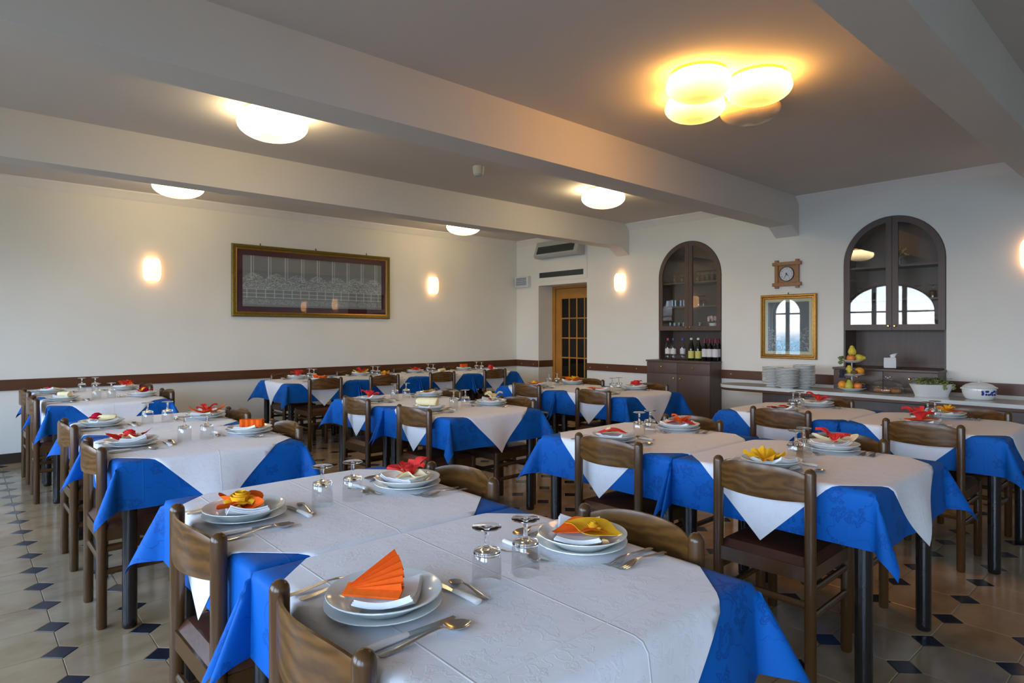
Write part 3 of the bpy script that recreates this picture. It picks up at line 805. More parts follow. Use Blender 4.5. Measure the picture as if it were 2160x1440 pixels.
def hand(ang, L, w):
    dx, dz = -sin(ang), cos(ang); px, pz = cos(ang), sin(ang)
    return MB().add([(dx * -0.014 + px * w, 0.034, dz * -0.014 + pz * w), (dx * -0.014 - px * w, 0.034, dz * -0.014 - pz * w), (dx * L - px * w * 0.4, 0.034, dz * L - pz * w * 0.4), (dx * L + px * w * 0.4, 0.034, dz * L + pz * w * 0.4),
                     (dx * -0.014 + px * w, 0.036, dz * -0.014 + pz * w), (dx * -0.014 - px * w, 0.036, dz * -0.014 - pz * w), (dx * L - px * w * 0.4, 0.036, dz * L - pz * w * 0.4), (dx * L + px * w * 0.4, 0.036, dz * L + pz * w * 0.4)],
                    [(0, 1, 2, 3), (7, 6, 5, 4), (0, 4, 5, 1), (1, 5, 6, 2), (2, 6, 7, 3), (3, 7, 4, 0)]).mesh('hand', False)
obj('hour_hand', hand(radians(137), 0.036, 0.0045), 'ink', ck)
obj('minute_hand', hand(radians(207), 0.058, 0.0035), 'ink', ck)

# ================================================================== cabinets in the far wall
def knob(parent, x, y, z, s=1.0):
    me = MB().lathe([(0.005 * s, 0), (0.005 * s, 0.008 * s), (0.012 * s, 0.012 * s), (0.013 * s, 0.019 * s), (0.007 * s, 0.024 * s)], 12).mesh('knob')
    return obj('knob', me, 'brass', parent, (x, y, z), (pi / 2, 0, 0))

def hutch(cx, label, nshelf):
    h = thing('display_hutch', label, 'cabinet', (cx, YF, HZ0))
    r = HW / 2; zt = HS + r - HZ0; zd = 1.385 - HZ0; dep = 0.33
    # local: origin at wall face, foot of the hutch; +Y into the wall
    obj('back_panel', poly_prism(arch(0, HW - 0.002, 0, HS - HZ0), [], dep, dep + 0.015, 'Y', 'back_panel'), 'cabinet_wood', h)
    for sx in (-1, 1):
        obj('side_panel', box(sx * r - (0.018 if sx > 0 else 0), sx * r + (0.018 if sx < 0 else 0), 0.006, dep, 0, HS - HZ0), 'cabinet_wood', h)
    obj('top_lining', MB().solid(24, 1, lambda u, v: ((r - 0.002) * cos(pi * u), 0.004 + v * dep, HS - HZ0 + (r - 0.002) * sin(pi * u)), lambda u, v: ((r - 0.02) * cos(pi * u), 0.004 + v * dep, HS - HZ0 + (r - 0.02) * sin(pi * u))).mesh('top_lining'), 'cabinet_wood', h)
    for z in [zd + 0.0] + [s - HZ0 for s in nshelf]:
        w = r - 0.018
        if z > HS - HZ0: w = sqrt(max(0.01, (r - 0.02) ** 2 - (z + 0.02 - HS + HZ0) ** 2))
        obj('shelf', box(-w, w, 0.03, dep, z, z + 0.02), 'cabinet_wood', h)
    obj('bay_floor', box(-r, r, 0.001, dep, -0.004, 0.005), 'cabinet_wood', h)
    obj('back_cleat', box(-r + 0.018, r - 0.018, dep - 0.02, dep, 0.0, 0.05), 'cabinet_wood', h)
    for sx in (-1, 1):
        # half-arch door with a glass pane
        z0, zs = zd - 0.005, HS - HZ0
        R = r - 0.006
        def half(R, x_in, za, zb):
            xi = x_in
            a1 = math.acos(min(1, xi / R))
            pts = [(sx * xi, za), (sx * R, za), (sx * R, zb)]
            for k in range(1, 17): 
                a = a1 * k / 16
                pts.append((sx * R * cos(a), zb + R * sin(a)))
            return pts
        fr = poly_prism(half(R, 0.002, z0, zs), [half(R - 0.062, 0.058, z0 + 0.062, zs)], -0.010, 0.014, 'Y', 'door_frame')
        d = obj('cabinet_door', fr, 'cabinet_wood', h)
        obj('door_pane', poly_prism(half(R - 0.056, 0.052, z0 + 0.056, zs), [], 0.001, 0.004, 'Y', 'door_pane'), 'pane_glass', d)
        knob(d, sx * 0.03, -0.010, z0 + 0.045)
    return h
def base_cabinet(cx, label):
    c = thing('base_cabinet', label, 'cabinet', (cx, YF - 0.002, 0))
    r = HW / 2; f = -0.285
    obj('carcass', box(-r, r, f + 0.02, 0.0, 0.06, 0.955), 'cabinet_wood', c)
    obj('plinth', box(-r + 0.01, r - 0.01, f + 0.05, 0.0, 0.0, 0.06), 'base_board', c)
    obj('top_board', bevel_box(-r - 0.008, r + 0.008, f - 0.012, 0.0, 0.952, 0.975, 0.004), 'cabinet_wood', c)
    for sx in (-1, 1):
        x0, x1 = (-r + 0.002, -0.002) if sx < 0 else (0.002, r - 0.002)
        dr = obj('drawer', bevel_box(x0, x1, f, f + 0.021, 0.80, 0.948, 0.003), 'cabinet_wood', c)
        knob(dr, (x0 + x1) / 2, f, 0.885)
        dd = obj('cabinet_door', bevel_box(x0, x1, f, f + 0.021, 0.065, 0.795, 0.003), 'cabinet_wood', c)
        knob(dd, sx * 0.05, f, 0.735)
    return c
hutch(H1, 'arched dark wood hutch with glass doors, wine bottles in its open bay', [1.70, 2.03])
base_cabinet(H1, 'dark wood base cabinet with drawers under the wine hutch')
hutch(H2, 'arched dark wood hutch with glass doors rising behind the buffet counter', [1.70, 2.06])
base_cabinet(H2, 'dark wood base cabinet behind the buffet counter carrying the tissue box')

# ---- glasses
GZ = 0.136
def goblet_meshes():
    # stands upside down: bowl mouth on the table, foot on top
    bowl = []
    pr = [(0.0350, 0.0), (0.0352, 0.02), (0.0345, 0.045), (0.0335, 0.062), (0.031, 0.070)]
    bw = MB().lathe(pr + [(0.030, 0.069)] + [(r - 0.0012, z) for r, z in reversed(pr)], 28, cap0=False, cap1=False).mesh('goblet_bowl')
    st = MB().lathe([(0.0305, 0.0685), (0.0325, 0.072), (0.0305, 0.079), (0.014, 0.083), (0.0062, 0.088), (0.0052, 0.1), (0.0052, 0.122), (0.007, 0.127), (0.012, 0.1295)], 28).mesh('goblet_stem')
    ft = MB().lathe([(0.006, 0.1275), (0.0335, 0.1305), (0.0345, 0.132), (0.0335, 0.1335), (0.004, 0.136)], 32).mesh('goblet_foot')
    for m_, k in ((bw, 'bowl_glass'), (st, 'stem_glass'), (ft, 'stem_glass')): m_.materials.append(M[k])
    return bw, st, ft
GOB = goblet_meshes()
def goblet(x, y, z, label, group, s=1.0):
    t_ = thing('goblet', label, 'glass', (x, y, z), RND.random() * 6, group)
    t_.scale = (s, s, s)
    obj('bowl', GOB[0], None, t_); obj('stem', GOB[1], None, t_); obj('foot', GOB[2], None, t_)
    return t_
tum_me = MB().lathe([(0.026, 0.0), (0.030, 0.004), (0.033, 0.085), (0.0315, 0.085), (0.0285, 0.010), (0.004, 0.009)], 20).mesh('tumbler')
tum_me.materials.append(M['dome_glass'])
def tumbler(x, y, z, label, group):
    return tag(obj('tumbler', tum_me, None, None, (x, y, z), (0, 0, 0)), label, 'glass', group)
hy_ = YF
zS = [1.385 + 0.0205, 1.7205, 2.0505]
for k in range(3):
    goblet(H1 - 0.30 + k * 0.12, hy_ + 0.12, zS[2], 'upturned goblet on the top shelf of the wine hutch, behind the left door', 'goblets in the wine hutch top left')
for k in range(10):
    goblet(H1 + 0.09 + (k % 5) * 0.075, hy_ + 0.08 + 0.09 * (k // 5), zS[2], 'goblet in the packed rows on the top shelf of the wine hutch', 'goblets in the wine hutch top right', 1.05)
for k in range(6):
    tumbler(H1 - 0.41 + k * 0.068, hy_ + 0.10 + 0.03 * (k % 2), zS[1], 'clear tumbler in the row on the middle shelf of the wine hutch', 'tumblers on the middle shelf')
for k in range(2):
    goblet(H1 + 0.09 + k * 0.075, hy_ + 0.11, zS[1], 'one of two goblets on the middle shelf of the wine hutch', 'two goblets on the middle shelf')
tumbler(H1 + 0.40, hy_ + 0.1, zS[1], 'lone tumbler at the side panel on the middle shelf of the wine hutch', None)
for k in range(5):
    tumbler(H1 - 0.36 + k * 0.072, hy_ + 0.10, zS[0], 'clear tumbler in the row on the bottom shelf of the wine hutch', 'tumblers on the bottom shelf')
tumbler(H1 + 0.10, hy_ + 0.12, zS[0], 'small glass beside the pink flowers in the wine hutch', None)
fp = thing('flower_pot', 'small white pot of pale pink flowers inside the wine hutch', 'flowers', (H1 + 0.30, hy_ + 0.12, zS[0]))
obj('pot', MB().lathe([(0.04, 0), (0.055, 0.06), (0.06, 0.075), (0.05, 0.073), (0.02, 0.06)], 20).mesh('pot'), 'porcelain', fp)
fl = MB(); R2 = random.Random(3)
for k in range(14):
    a = R2.random() * 6.28; rr_ = 0.055 * sqrt(R2.random())
    fl.ball((rr_ * cos(a) - 0.02, rr_ * sin(a), 0.11 + 0.05 * R2.random()), 0.019, 8, 6)
obj('blossom', fl.mesh('blossom'), 'rose_pale', fp)
lv = MB()
for k in range(9):
    a = k * 0.7
    lv.add([(0, 0, 0.06), (0.03 * cos(a) + 0.008, 0.03 * sin(a), 0.085), (0.065 * cos(a), 0.065 * sin(a), 0.09), (0.03 * cos(a) - 0.008, 0.03 * sin(a), 0.085)], [(0, 1, 2, 3)])
obj('leaf', lv.mesh('leaf'), 'leaf_green', fp)
for k, dx in enumerate((-0.36, -0.19, 0.20, 0.34)):
    goblet(H2 + dx, hy_ + 0.14, zS[1], 'goblet on the middle shelf of the hutch behind the buffet', 'goblets in the buffet hutch')
for k, dx in enumerate((-0.10, 0.17, 0.36)):
    goblet(H2 + dx, hy_ + 0.14, zS[0], 'goblet on the bottom shelf of the hutch behind the buffet', 'goblets on the bottom shelf of the buffet hutch')
df = thing('dried_flowers', 'dried flower posy on the top shelf of the hutch behind the buffet', 'flowers', (H2 + 0.0, hy_ + 0.14, 2.0805))
vase = MB().lathe([(0.03, 0), (0.04, 0.03), (0.03, 0.07), (0.034, 0.08)], 16)
obj('vase', vase.mesh('vase'), 'porcelain', df)
ps = MB()
for k in range(34):
    a = R2.random() * 6.28; e_ = 0.3 + R2.random() * 1.1
    d_ = Vector((cos(a) * cos(e_), 0.6 * sin(a) * cos(e_), sin(e_)))
    p0 = Vector((0, 0, 0.07)); p1 = p0 + d_ * (0.07 + 0.07 * R2.random())
    ps.tube([p0, p1], [0.003, 0.0025], 5)
    ps.ball(p1, 0.014, 6, 4, (1, 1, 0.7))
obj('posy', ps.mesh('posy'), 'dry_flower', df)

# ---- bottles on the wine cabinet top
TOPZ = 0.975
def bottle_kind(prof_b, cap, lab, bmat, cmat, lmat):
    a = MB().lathe(prof_b, 20).mesh('bottle_body'); a.materials.append(M[bmat])
    b_ = MB().lathe(cap, 16).mesh('bottle_cap'); b_.materials.append(M[cmat])
    c_ = MB().lathe(lab, 20, cap0=False, cap1=False).mesh('bottle_label'); c_.materials.append(M[lmat])
    return a, b_, c_
wine = bottle_kind([(0.034, 0), (0.037, 0.004), (0.037, 0.19), (0.030, 0.215), (0.0155, 0.238), (0.0145, 0.292), (0.012, 0.294)], [(0.0158, 0.236), (0.0158, 0.297), (0.010, 0.298)], [(0.0375, 0.055), (0.0378, 0.06), (0.0378, 0.155), (0.0375, 0.16)], 'bottle_dark', 'cap_maroon', 'label_white')
green = bottle_kind([(0.038, 0), (0.041, 0.004), (0.041, 0.16), (0.036, 0.195), (0.018, 0.25), (0.0155, 0.29), (0.012, 0.292)], [(0.018, 0.278), (0.018, 0.304), (0.012, 0.306)], [(0.0415, 0.03), (0.0418, 0.035), (0.0418, 0.125), (0.0415, 0.13)], 'bottle_green', 'cap_white', 'label_yellow')
def water_kind(cap):
    return bottle_kind([(0.034, 0), (0.038, 0.006), (0.038, 0.06), (0.0365, 0.065), (0.038, 0.07), (0.038, 0.17), (0.034, 0.20), (0.016, 0.255), (0.0135, 0.275)], [(0.016, 0.27), (0.016, 0.298), (0.012, 0.30)], [(0.0384, 0.08), (0.0386, 0.084), (0.0386, 0.15), (0.0384, 0.154)], 'pet_plastic', cap, 'label_white')
water_r, water_b = water_kind('cap_red'), water_kind('cap_blue')
def bottle(kind, name, x, y, label, group=None):
    t_ = thing(name, label, 'bottle', (x, y, TOPZ), RND.random(), group)
    for nm, me in zip(('bottle_body', 'cap', 'paper_label'), kind): obj(nm, me, None, t_)
    return t_
by = YF - 0.05
bottle(water_r, 'water_bottle', -5.03, by - 0.01, 'clear water bottle with red cap on the wine cabinet')
bottle(water_b, 'water_bottle', -4.935, by - 0.02, 'clear water bottle with blue cap in the wine hutch bay')
bottle(water_b, 'water_bottle', -4.87, by + 0.11, 'clear water bottle standing behind the two water bottles in the bay')
bottle(green, 'green_bottle', -4.665, by, 'dark green bottle with white cap and yellow label on the wine cabinet', 'green bottles')
bottle(green, 'green_bottle', -4.558, by, 'dark green bottle with white cap and yellow label on the wine cabinet', 'green bottles')
for x, y in ((-4.445, by - 0.03), (-4.368, by - 0.035), (-4.29, by - 0.03)):
    bottle(wine, 'wine_bottle', x, y, 'dark wine bottle with maroon capsule in the front trio', 'front wine bottles')
for x, y in ((-4.461, by + 0.075), (-4.383, by + 0.075), (-4.305, by + 0.075)):
    bottle(wine, 'wine_bottle', x, y, 'dark wine bottle with maroon capsule behind the front trio', 'rear wine bottles')

# ---- tissue box on the second base cabinet
ty = YF - 0.145
tag(obj('round_tray', MB().lathe([(0.10, 0), (0.115, 0.006), (0.11, 0.009), (0.02, 0.006)], 28).mesh('tray'), 'tray_brown', None, (-2.225, ty, TOPZ)), 'thin brown round tray under the white tissue box', 'tray')
tb = thing('tissue_box', 'white square tissue box with a tissue sticking out', 'tissue box', (-2.225, ty, TOPZ + 0.0079), 0.25)
obj('box_body', bevel_box(-0.056, 0.056, -0.056, 0.056, 0, 0.108, 0.004), 'plastic_white', tb)
obj('tissue', MB().solid(5, 6, lambda u, v: (0.02 + (u - 0.5) * 0.035 * (1 + v) + 0.012 * v, 0.012 * sin(u * 7) * v, 0.104 + 0.045 * v * (0.7 + 0.5 * u)), lambda u, v: (0.02 + (u - 0.5) * 0.035 * (1 + v) + 0.012 * v, 0.012 * sin(u * 7) * v + 0.002, 0.104 + 0.045 * v * (0.7 + 0.5 * u))).mesh('tissue'), 'napkin_white', tb)

# ================================================================== buffet counter
CT = 0.745
bc = thing('buffet_counter', 'long buffet counter with white marble top and dark wood body', 'counter', (-3.9, 6.915, 0))
def cpoly(d, x_end):
    r = 0.235 - d; cx = 0.235
    pts = [(cx + r * cos(a), r * sin(a)) for a in [pi / 2 + pi * k / 20 for k in range(21)]]
    return [(x_end, 0.235 - d)] + pts + [(x_end, -0.235 + d)]
obj('marble_top', poly_prism(cpoly(0, 6.2), [], CT - 0.034, CT, 'Z', 'marble_top'), 'marble', bc)
obj('wood_edge', poly_prism(cpoly(0.006, 6.19), [], CT - 0.062, CT - 0.034, 'Z', 'wood_edge'), 'rail_wood', bc)
obj('counter_body', box(0.55, 6.1, -0.12, 0.22, 0.06, CT - 0.06), 'cabinet_wood', bc)
obj('plinth', box(0.6, 6.05, -0.09, 0.2, 0.0, 0.06), 'base_board', bc)
for k in range(7):
    x0 = 0.56 + k * 0.79
    obj('front_panel', bevel_box(x0 + 0.004, min(x0 + 0.786, 6.09), -0.136, -0.118, 0.075, CT - 0.075, 0.004), 'cabinet_wood', bc)

# plates in stacks
def plate_mesh(r, h, well, name):
    t_ = 0.0035
    lo = [(r * 0.46, 0.0), (r * 0.56, 0.0), (r * 0.60, 0.003), (r * well, h * 0.35), (r * 0.97, h * 0.92), (r, h)]
    hi = [(r * 0.995, h + 0.0022), (r * 0.96, h + 0.0015), (r * (well - 0.01), h * 0.40 + t_), (r * 0.60, 0.0058), (r * 0.5, 0.0048), (0.003, 0.0046)]
    me = MB().lathe(lo + hi, 40).mesh(name)
    me.materials.append(M['porcelain'])
    return me
dinner_me = plate_mesh(0.125, 0.018, 0.70, 'dinner_plate')
soup_me = plate_mesh(0.122, 0.033, 0.70, 'soup_plate')
_r = 0.116
stack_me = MB().lathe([(_r * .46, -.0088), (_r * .56, -.0088), (_r * .62, .001), (_r * .72, .006), (_r * .93, .0125), (_r, .0165), (_r, .0225), (_r * .985, .0235), (_r * .7, .0135), (_r * .6, .0085), (.003, .0075)], 40).mesh('stack_plate')
stack_me.materials.append(M['porcelain'])
for (sx, sy, n, lab) in ((-3.338, 7.02, 12, 'white plate in the buffet stack nearest the counter end'), (-3.068, 6.798, 12, 'white plate in the middle buffet stack, before the other two'), (-2.985, 7.027, 14, 'white plate in the tallest buffet stack, nearest the fruit')):
    for k in range(n):
        tag(obj('stacked_plate', stack_me, None, None, (sx + RND.uniform(-.002, .002), sy + RND.uniform(-.002, .002), CT + 0.0088 + k * 0.0165), (0, 0, RND.random() * 6)), lab, 'plate', lab.replace('white plate in ', ''))

# fruit stand
FXc, FYc = -2.47, 6.97
fs = thing('fruit_stand', 'three tier white fruit stand piled with fruit on the buffet', 'fruit stand', (FXc, FYc, CT))
TZ = [0.02, 0.168, 0.308]; TR = [0.135, 0.125, 0.107]
obj('stand_pole', MB().lathe([(0.03, 0.0), (0.012, 0.02), (0.006, 0.04), (0.006, 0.342), (0.012, 0.355), (0.004, 0.363)], 14).mesh('pole'), 'porcelain', fs)
for z, r in zip(TZ, TR):
    obj('stand_tier', MB().lathe([(r * 0.55, -0.012 if z > 0.03 else -0.018), (r * 0.7, -0.006), (r, 0.012), (r * 0.98, 0.015), (r * 0.7, 0.0), (0.008, -0.001)], 32).mesh('tier'), 'porcelain', fs, (0, 0, z))
def sphere_fruit(r, sc, dimple=True):
    mb = MB().ball((0, 0, 0), r, 16, 12, sc)
    if dimple:
        mb.v = [(x, y, z - 0.22 * r * math.exp(-((x * x + y * y) / (0.18 * r * r))) * (1 if z > 0 else -0.5)) for x, y, z in mb.v]
    return mb.mesh('fruit')
apple_a = sphere_fruit(0.038, (1, 1, 0.9)); apple_b = sphere_fruit(0.037, (1, 1, 0.9)); apple_a.materials.append(M['apple_blush']); apple_b.materials.append(M['apple_red'])
orange_me = sphere_fruit(0.040, (1, 1, 0.95), False); orange_me.materials.append(M['orange_peel'])
kiwi_me = sphere_fruit(0.030, (1.0, 0.85, 0.8), False); kiwi_me.materials.append(M['kiwi'])
plum_me = sphere_fruit(0.025, (1, 1, 0.95), False); plum_me.materials.append(M['plum'])
lemon_me = sphere_fruit(0.028, (1.25, 0.9, 0.9), False); lemon_me.materials.append(M['pear_yellow'])
def pear(mat):
    me = MB().lathe([(0.004, -0.038), (0.02, -0.037), (0.032, -0.026), (0.036, -0.008), (0.032, 0.010), (0.023, 0.028), (0.017, 0.042), (0.012, 0.052), (0.003, 0.055)], 16).mesh('pear')
    me.materials.append(M[mat]); return me
pear_y, pear_g = pear('pear_yellow'), pear('pear_green')
stem_me = MB().tube([(0, 0, 0), (0.003, 0, 0.008), (0.006, 0.0, 0.016)], 0.0017, 6).mesh('stem'); stem_me.materials.append(M['stem_brown'])
def fruit(name, me, dx, dy, z, label, cat, rot=(0, 0, 0), st=None):
    # dx: along the viewer's right, dy: away from the viewer, both in the plan of the stand
    r_ = Vector((cos(YAW), sin(YAW))) * dx + Vector((-sin(YAW), cos(YAW))) * dy
    o = tag(obj(name, me, None, None, (FXc + r_.x, FYc + r_.y, z), rot, (1.1, 1.1, 1.1)), label, cat)
    if st is not None: obj('stem', stem_me, None, o, (0, 0, st))
    return o
b0, b1, b2 = CT + TZ[0] + 0.001, CT + TZ[1] + 0.001, CT + TZ[2] + 0.001
t0, t1, t2 = CT + TZ[0], CT + TZ[1], CT + TZ[2]
fruit('orange', orange_me, -0.086, 0.020, t0 + 0.042, 'orange at the outer end of the bottom tier beside the green pear', 'orange')
fruit('pear', pear_g, -0.063, -0.063, t0 + 0.0425, 'big yellow-green pear in front on the bottom tier', 'pear', (0.0, 0.0, 0.4), 0.053)
fruit('apple', apple_a, 0.015, -0.088, t0 + 0.039, 'blush red apple in front on the bottom tier', 'apple', (0.08, 0.05, 0), 0.024)
fruit('plum', plum_me, 0.082, -0.063, t0 + 0.032, 'blue plum on the bottom tier beside the blush apple', 'plum')
fruit('orange', orange_me, 0.066, 0.059, t0 + 0.042, 'orange behind the plum on the bottom tier', 'orange')
fruit('lemon', lemon_me, 0.102, -0.007, t0 + 0.034, 'yellow lemon at the edge of the bottom tier', 'lemon', (0, 0, YAW))
fruit('kiwi', kiwi_me, -0.034, 0.008, t0 + 0.0868, 'brown kiwi resting on the fruit of the bottom tier by the green pear', 'kiwi', (0, 0, YAW + 1.57))
fruit('kiwi', kiwi_me, 0.040, -0.026, t0 + 0.0665, 'brown kiwi resting on the fruit of the bottom tier by the plum', 'kiwi', (0, 0, YAW + 1.0))
fruit('orange', orange_me, 0.047, -0.060, t1 + 0.0412, 'large orange on the middle tier', 'orange')
fruit('pear', pear_y, -0.042, -0.026, t1 + 0.0415, 'upright yellow pear at the back of the middle tier', 'pear', (0, 0, 0), 0.053)
fruit('kiwi', kiwi_me, -0.030, -0.096, t1 + 0.029, 'brown kiwi lying in front on the middle tier', 'kiwi', (0, 0, YAW))
fruit('plum', plum_me, -0.093, 0.026, t1 + 0.0285, 'dusky plum above the dark grapes on the middle tier', 'plum')
fruit('apple', apple_a, -0.040, -0.056, t2 + 0.0375, 'orange-red apple in front on the top tier', 'apple', (0.1, 0.1, 0), 0.024)
fruit('apple', apple_b, 0.045, 0.035, t2 + 0.0352, 'deep red apple on the top tier', 'apple', (0, 0.1, 0), 0.024)
fruit('pear', pear_y, 0.051, -0.047, t2 + 0.039, 'yellow pear lying on its side on the top tier', 'pear', (pi / 2, 0, YAW - 0.35 + pi / 2), 0.053)
fruit('pear', pear_y, -0.012, -0.028, t2 + 0.107, 'yellow pear crowning the top tier', 'pear', (0.0, -0.06, 0.2), 0.053)
def grapes(name, n, ext, gr, mat, leaves, seed, keep=None):
    r_ = random.Random(seed); mb = MB()
    for k in range(n):
        p_ = (r_.uniform(-1, 1) * ext[0], r_.uniform(-1, 1) * ext[1], r_.uniform(-1, 1) * ext[2]); g_r = gr * r_.uniform(.8, 1.1)
        if keep is None or keep(p_, g_r): mb.ball(p_, g_r, 8, 6)
    me = mb.mesh(name)
    me.materials.append(M[mat])
    lm = MB()
    for k in range(leaves):
        a = r_.random() * 6.28; c = Vector((r_.uniform(-1, 1) * ext[0], r_.uniform(-1, 1) * ext[1], ext[2] * r_.uniform(.4, 1.1)))
        d_ = Vector((cos(a), sin(a), r_.uniform(-0.6, 0.5))).normalized(); sd_ = d_.cross(Vector((0, 0, 1))).normalized()
        L_ = gr * r_.uniform(2.5, 4.0)
        pts = [c, c + d_ * L_ * .35 + sd_ * L_ * .38, c + d_ * L_ * .5 + sd_ * L_ * .2, c + d_ * L_ * .75 + sd_ * L_ * .3, c + d_ * L_ + Vector((0, 0, -L_ * .2)), c + d_ * L_ * .75 - sd_ * L_ * .3, c + d_ * L_ * .5 - sd_ * L_ * .2, c + d_ * L_ * .35 - sd_ * L_ * .38]
        lm.add(pts, [(0, 1, 2, 6, 7), (2, 3, 4, 5, 6)])
    return me, lm.mesh('leaves')
def bunch(dx, dy, z, n, ext, gr, mat, leaves, seed, label, R=0.0, zt=0.0):
    r_ = Vector((cos(YAW), sin(YAW))) * dx + Vector((-sin(YAW), cos(YAW))) * dy
    def keep(p_, g_r):       # grapes lie on the tier or hang outside its rim, none inside the china
        rad = math.hypot(dx + p_[0], dy + p_[1]); h_ = z + p_[2] - zt
        return rad > R + g_r - 0.002 or h_ > g_r + max(0.0, (rad + 0.3 * g_r - 0.7 * R) / (0.3 * R) * 0.015) - 0.0025
    me, lm = grapes('grapes', n, ext, gr, mat, leaves, seed, keep)
    o = tag(obj('grape_bunch', me, None, None, (FXc + r_.x, FYc + r_.y, z), (0, 0, YAW)), label, 'grapes')
    if leaves: obj('leaf', lm, 'leaf_green', o)
    return o
bunch(-0.114, -0.006, t2 + 0.012, 60, (0.022, 0.028, 0.038), 0.0085, 'grape_green', 4, 4, 'green grapes hanging over the edge of the top tier', TR[2], t2)
bunch(-0.122, -0.052, t1 + 0.014, 75, (0.024, 0.028, 0.036), 0.010, 'grape_dark', 1, 5, 'dark grapes hanging over the edge of the middle tier', TR[1], t1)
bunch(0.100, 0.022, t1 + 0.038, 16, (0.014, 0.028, 0.024), 0.008, 'grape_green', 5, 6, 'leafy green grapes beside the large orange on the middle tier', TR[1], t1)

# cake dome with pastries
cx_, cy_ = -2.14, 6.99
cd = thing('cake_stand', 'clear glass cake plate and dome with knob on the buffet', 'cake dome', (cx_, cy_, CT))
obj('cake_plate', MB().lathe([(0.09, 0), (0.10, 0.004), (0.175, 0.012), (0.172, 0.016), (0.10, 0.009), (0.004, 0.008)], 40).mesh('cake_plate'), 'dome_glass', cd)
dm = [(0.158, 0.015), (0.162, 0.03), (0.156, 0.06), (0.138, 0.095), (0.105, 0.122), (0.06, 0.138), (0.012, 0.144)]
obj('dome', MB().lathe([(0.155, 0.015)] + dm, 40, cap0=False, cap1=False).mesh('dome'), 'dome_glass', cd)
obj('dome_knob', MB().lathe([(0.012, 0.140), (0.011, 0.152), (0.021, 0.163), (0.019, 0.172), (0.004, 0.174)], 18).mesh('dome_knob'), 'stem_glass', cd)
for k, (dx, dy, a) in enumerate(((-0.07, -0.03, 0.3), (0.05, 0.03, 0.0), (0.02, -0.085, 1.2))):
    if k == 1:
        me = MB().lathe([(0.055, 0.0), (0.062, 0.012), (0.056, 0.03), (0.03, 0.042), (0.004, 0.045)], 20).mesh('cake')
        lab = 'small round cake under the glass dome'
    else:
        me = MB().tube([(-0.045, 0.02, 0.014), (-0.02, -0.004, 0.02), (0.0, -0.01, 0.022), (0.02, -0.004, 0.02), (0.045, 0.02, 0.014)], [0.008, 0.017, 0.022, 0.017, 0.008], 10).mesh('croissant')
        lab = ('crescent pastry beside the round cake under the dome', '', 'crescent pastry lying in front of the round cake under the dome')[k]
    tag(obj('pastry', me, 'pastry', None, (cx_ + dx, cy_ + dy, CT + 0.0085), (0, 0, a)), lab, 'pastry')

# planter with trailing greenery
pl = thing('planter', 'white ribbed flared planter on the buffet holding trailing green grapes', 'planter', (-1.757, 6.965, CT), YAW - 0.12)
def plf(u, v, inn):
    a = 2 * pi * u
    w = 0.135 + 0.05 * v ** 1.3 - inn; d_ = 0.075 + 0.032 * v ** 1.3 - inn
    e_ = 3.2
    ca, sa = cos(a), sin(a)
    rr_ = (abs(ca) ** e_ + abs(sa) ** e_) ** (-1 / e_)
    rib = 1 + 0.008 * sin(a * 40) * (1 if inn == 0 else 0) * (0 if v > .93 else 1)
    return (w * rr_ * ca * rib, d_ * rr_ * sa * rib, 0.116 * v if inn == 0 else 0.012 + 0.106 * v)
mbp = MB(); nu_, nv_ = 160, 8
def closed(fn):
    o = len(mbp.v)
    for j in range(nv_ + 1):
        for i in range(nu_): mbp.v.append(fn(i / nu_, j / nv_))
    for j in range(nv_):
        for i in range(nu_):
            mbp.f.append((o + j * nu_ + i, o + j * nu_ + (i + 1) % nu_, o + (j + 1) * nu_ + (i + 1) % nu_, o + (j + 1) * nu_ + i))
    return o
oa = closed(lambda u, v: plf(u, v, 0)); ob_ = closed(lambda u, v: plf(u, v, 0.009))
for i in range(nu_):
    mbp.f.append((oa + nv_ * nu_ + i, oa + nv_ * nu_ + (i + 1) % nu_, ob_ + nv_ * nu_ + (i + 1) % nu_, ob_ + nv_ * nu_ + i))
mbp.f.append(tuple(oa + i for i in range(nu_ - 1, -1, -1))); mbp.f.append(tuple(ob_ + i for i in range(nu_)))
obj('planter_bowl', mbp.mesh('planter_bowl'), 'porcelain', pl)
me, lm = grapes('grapes', 110, (0.14, 0.065, 0.042), 0.0105, 'grape_green', 95, 9)
gb = tag(obj('grape_bunch', me, None, None, (-1.757, 6.965, CT + 0.128), (0, 0, YAW - 0.12)), 'trailing green grapes and leaves filling the white planter', 'grapes')
obj('leaf', lm, 'leaf_green', gb)
tr = MB(); r_ = random.Random(12)
for (x_, n_) in ((0.06, 16), (0.135, 12)):
    for k in range(n_):
        v_ = k / n_
        tr.ball((x_ + r_.uniform(-.014, .014), -0.118 + r_.uniform(-.008, .006) - 0.0 * v_, -0.005 - 0.05 * v_), 0.0075, 7, 5)
    tr.tube([(x_, -0.06, 0.01), (x_, -0.105, 0.012), (x_, -0.118, -0.01), (x_, -0.118, -0.05)], 0.003, 5)
obj('hanging_bunch', tr.mesh('hanging_bunch'), 'grape_green', gb)

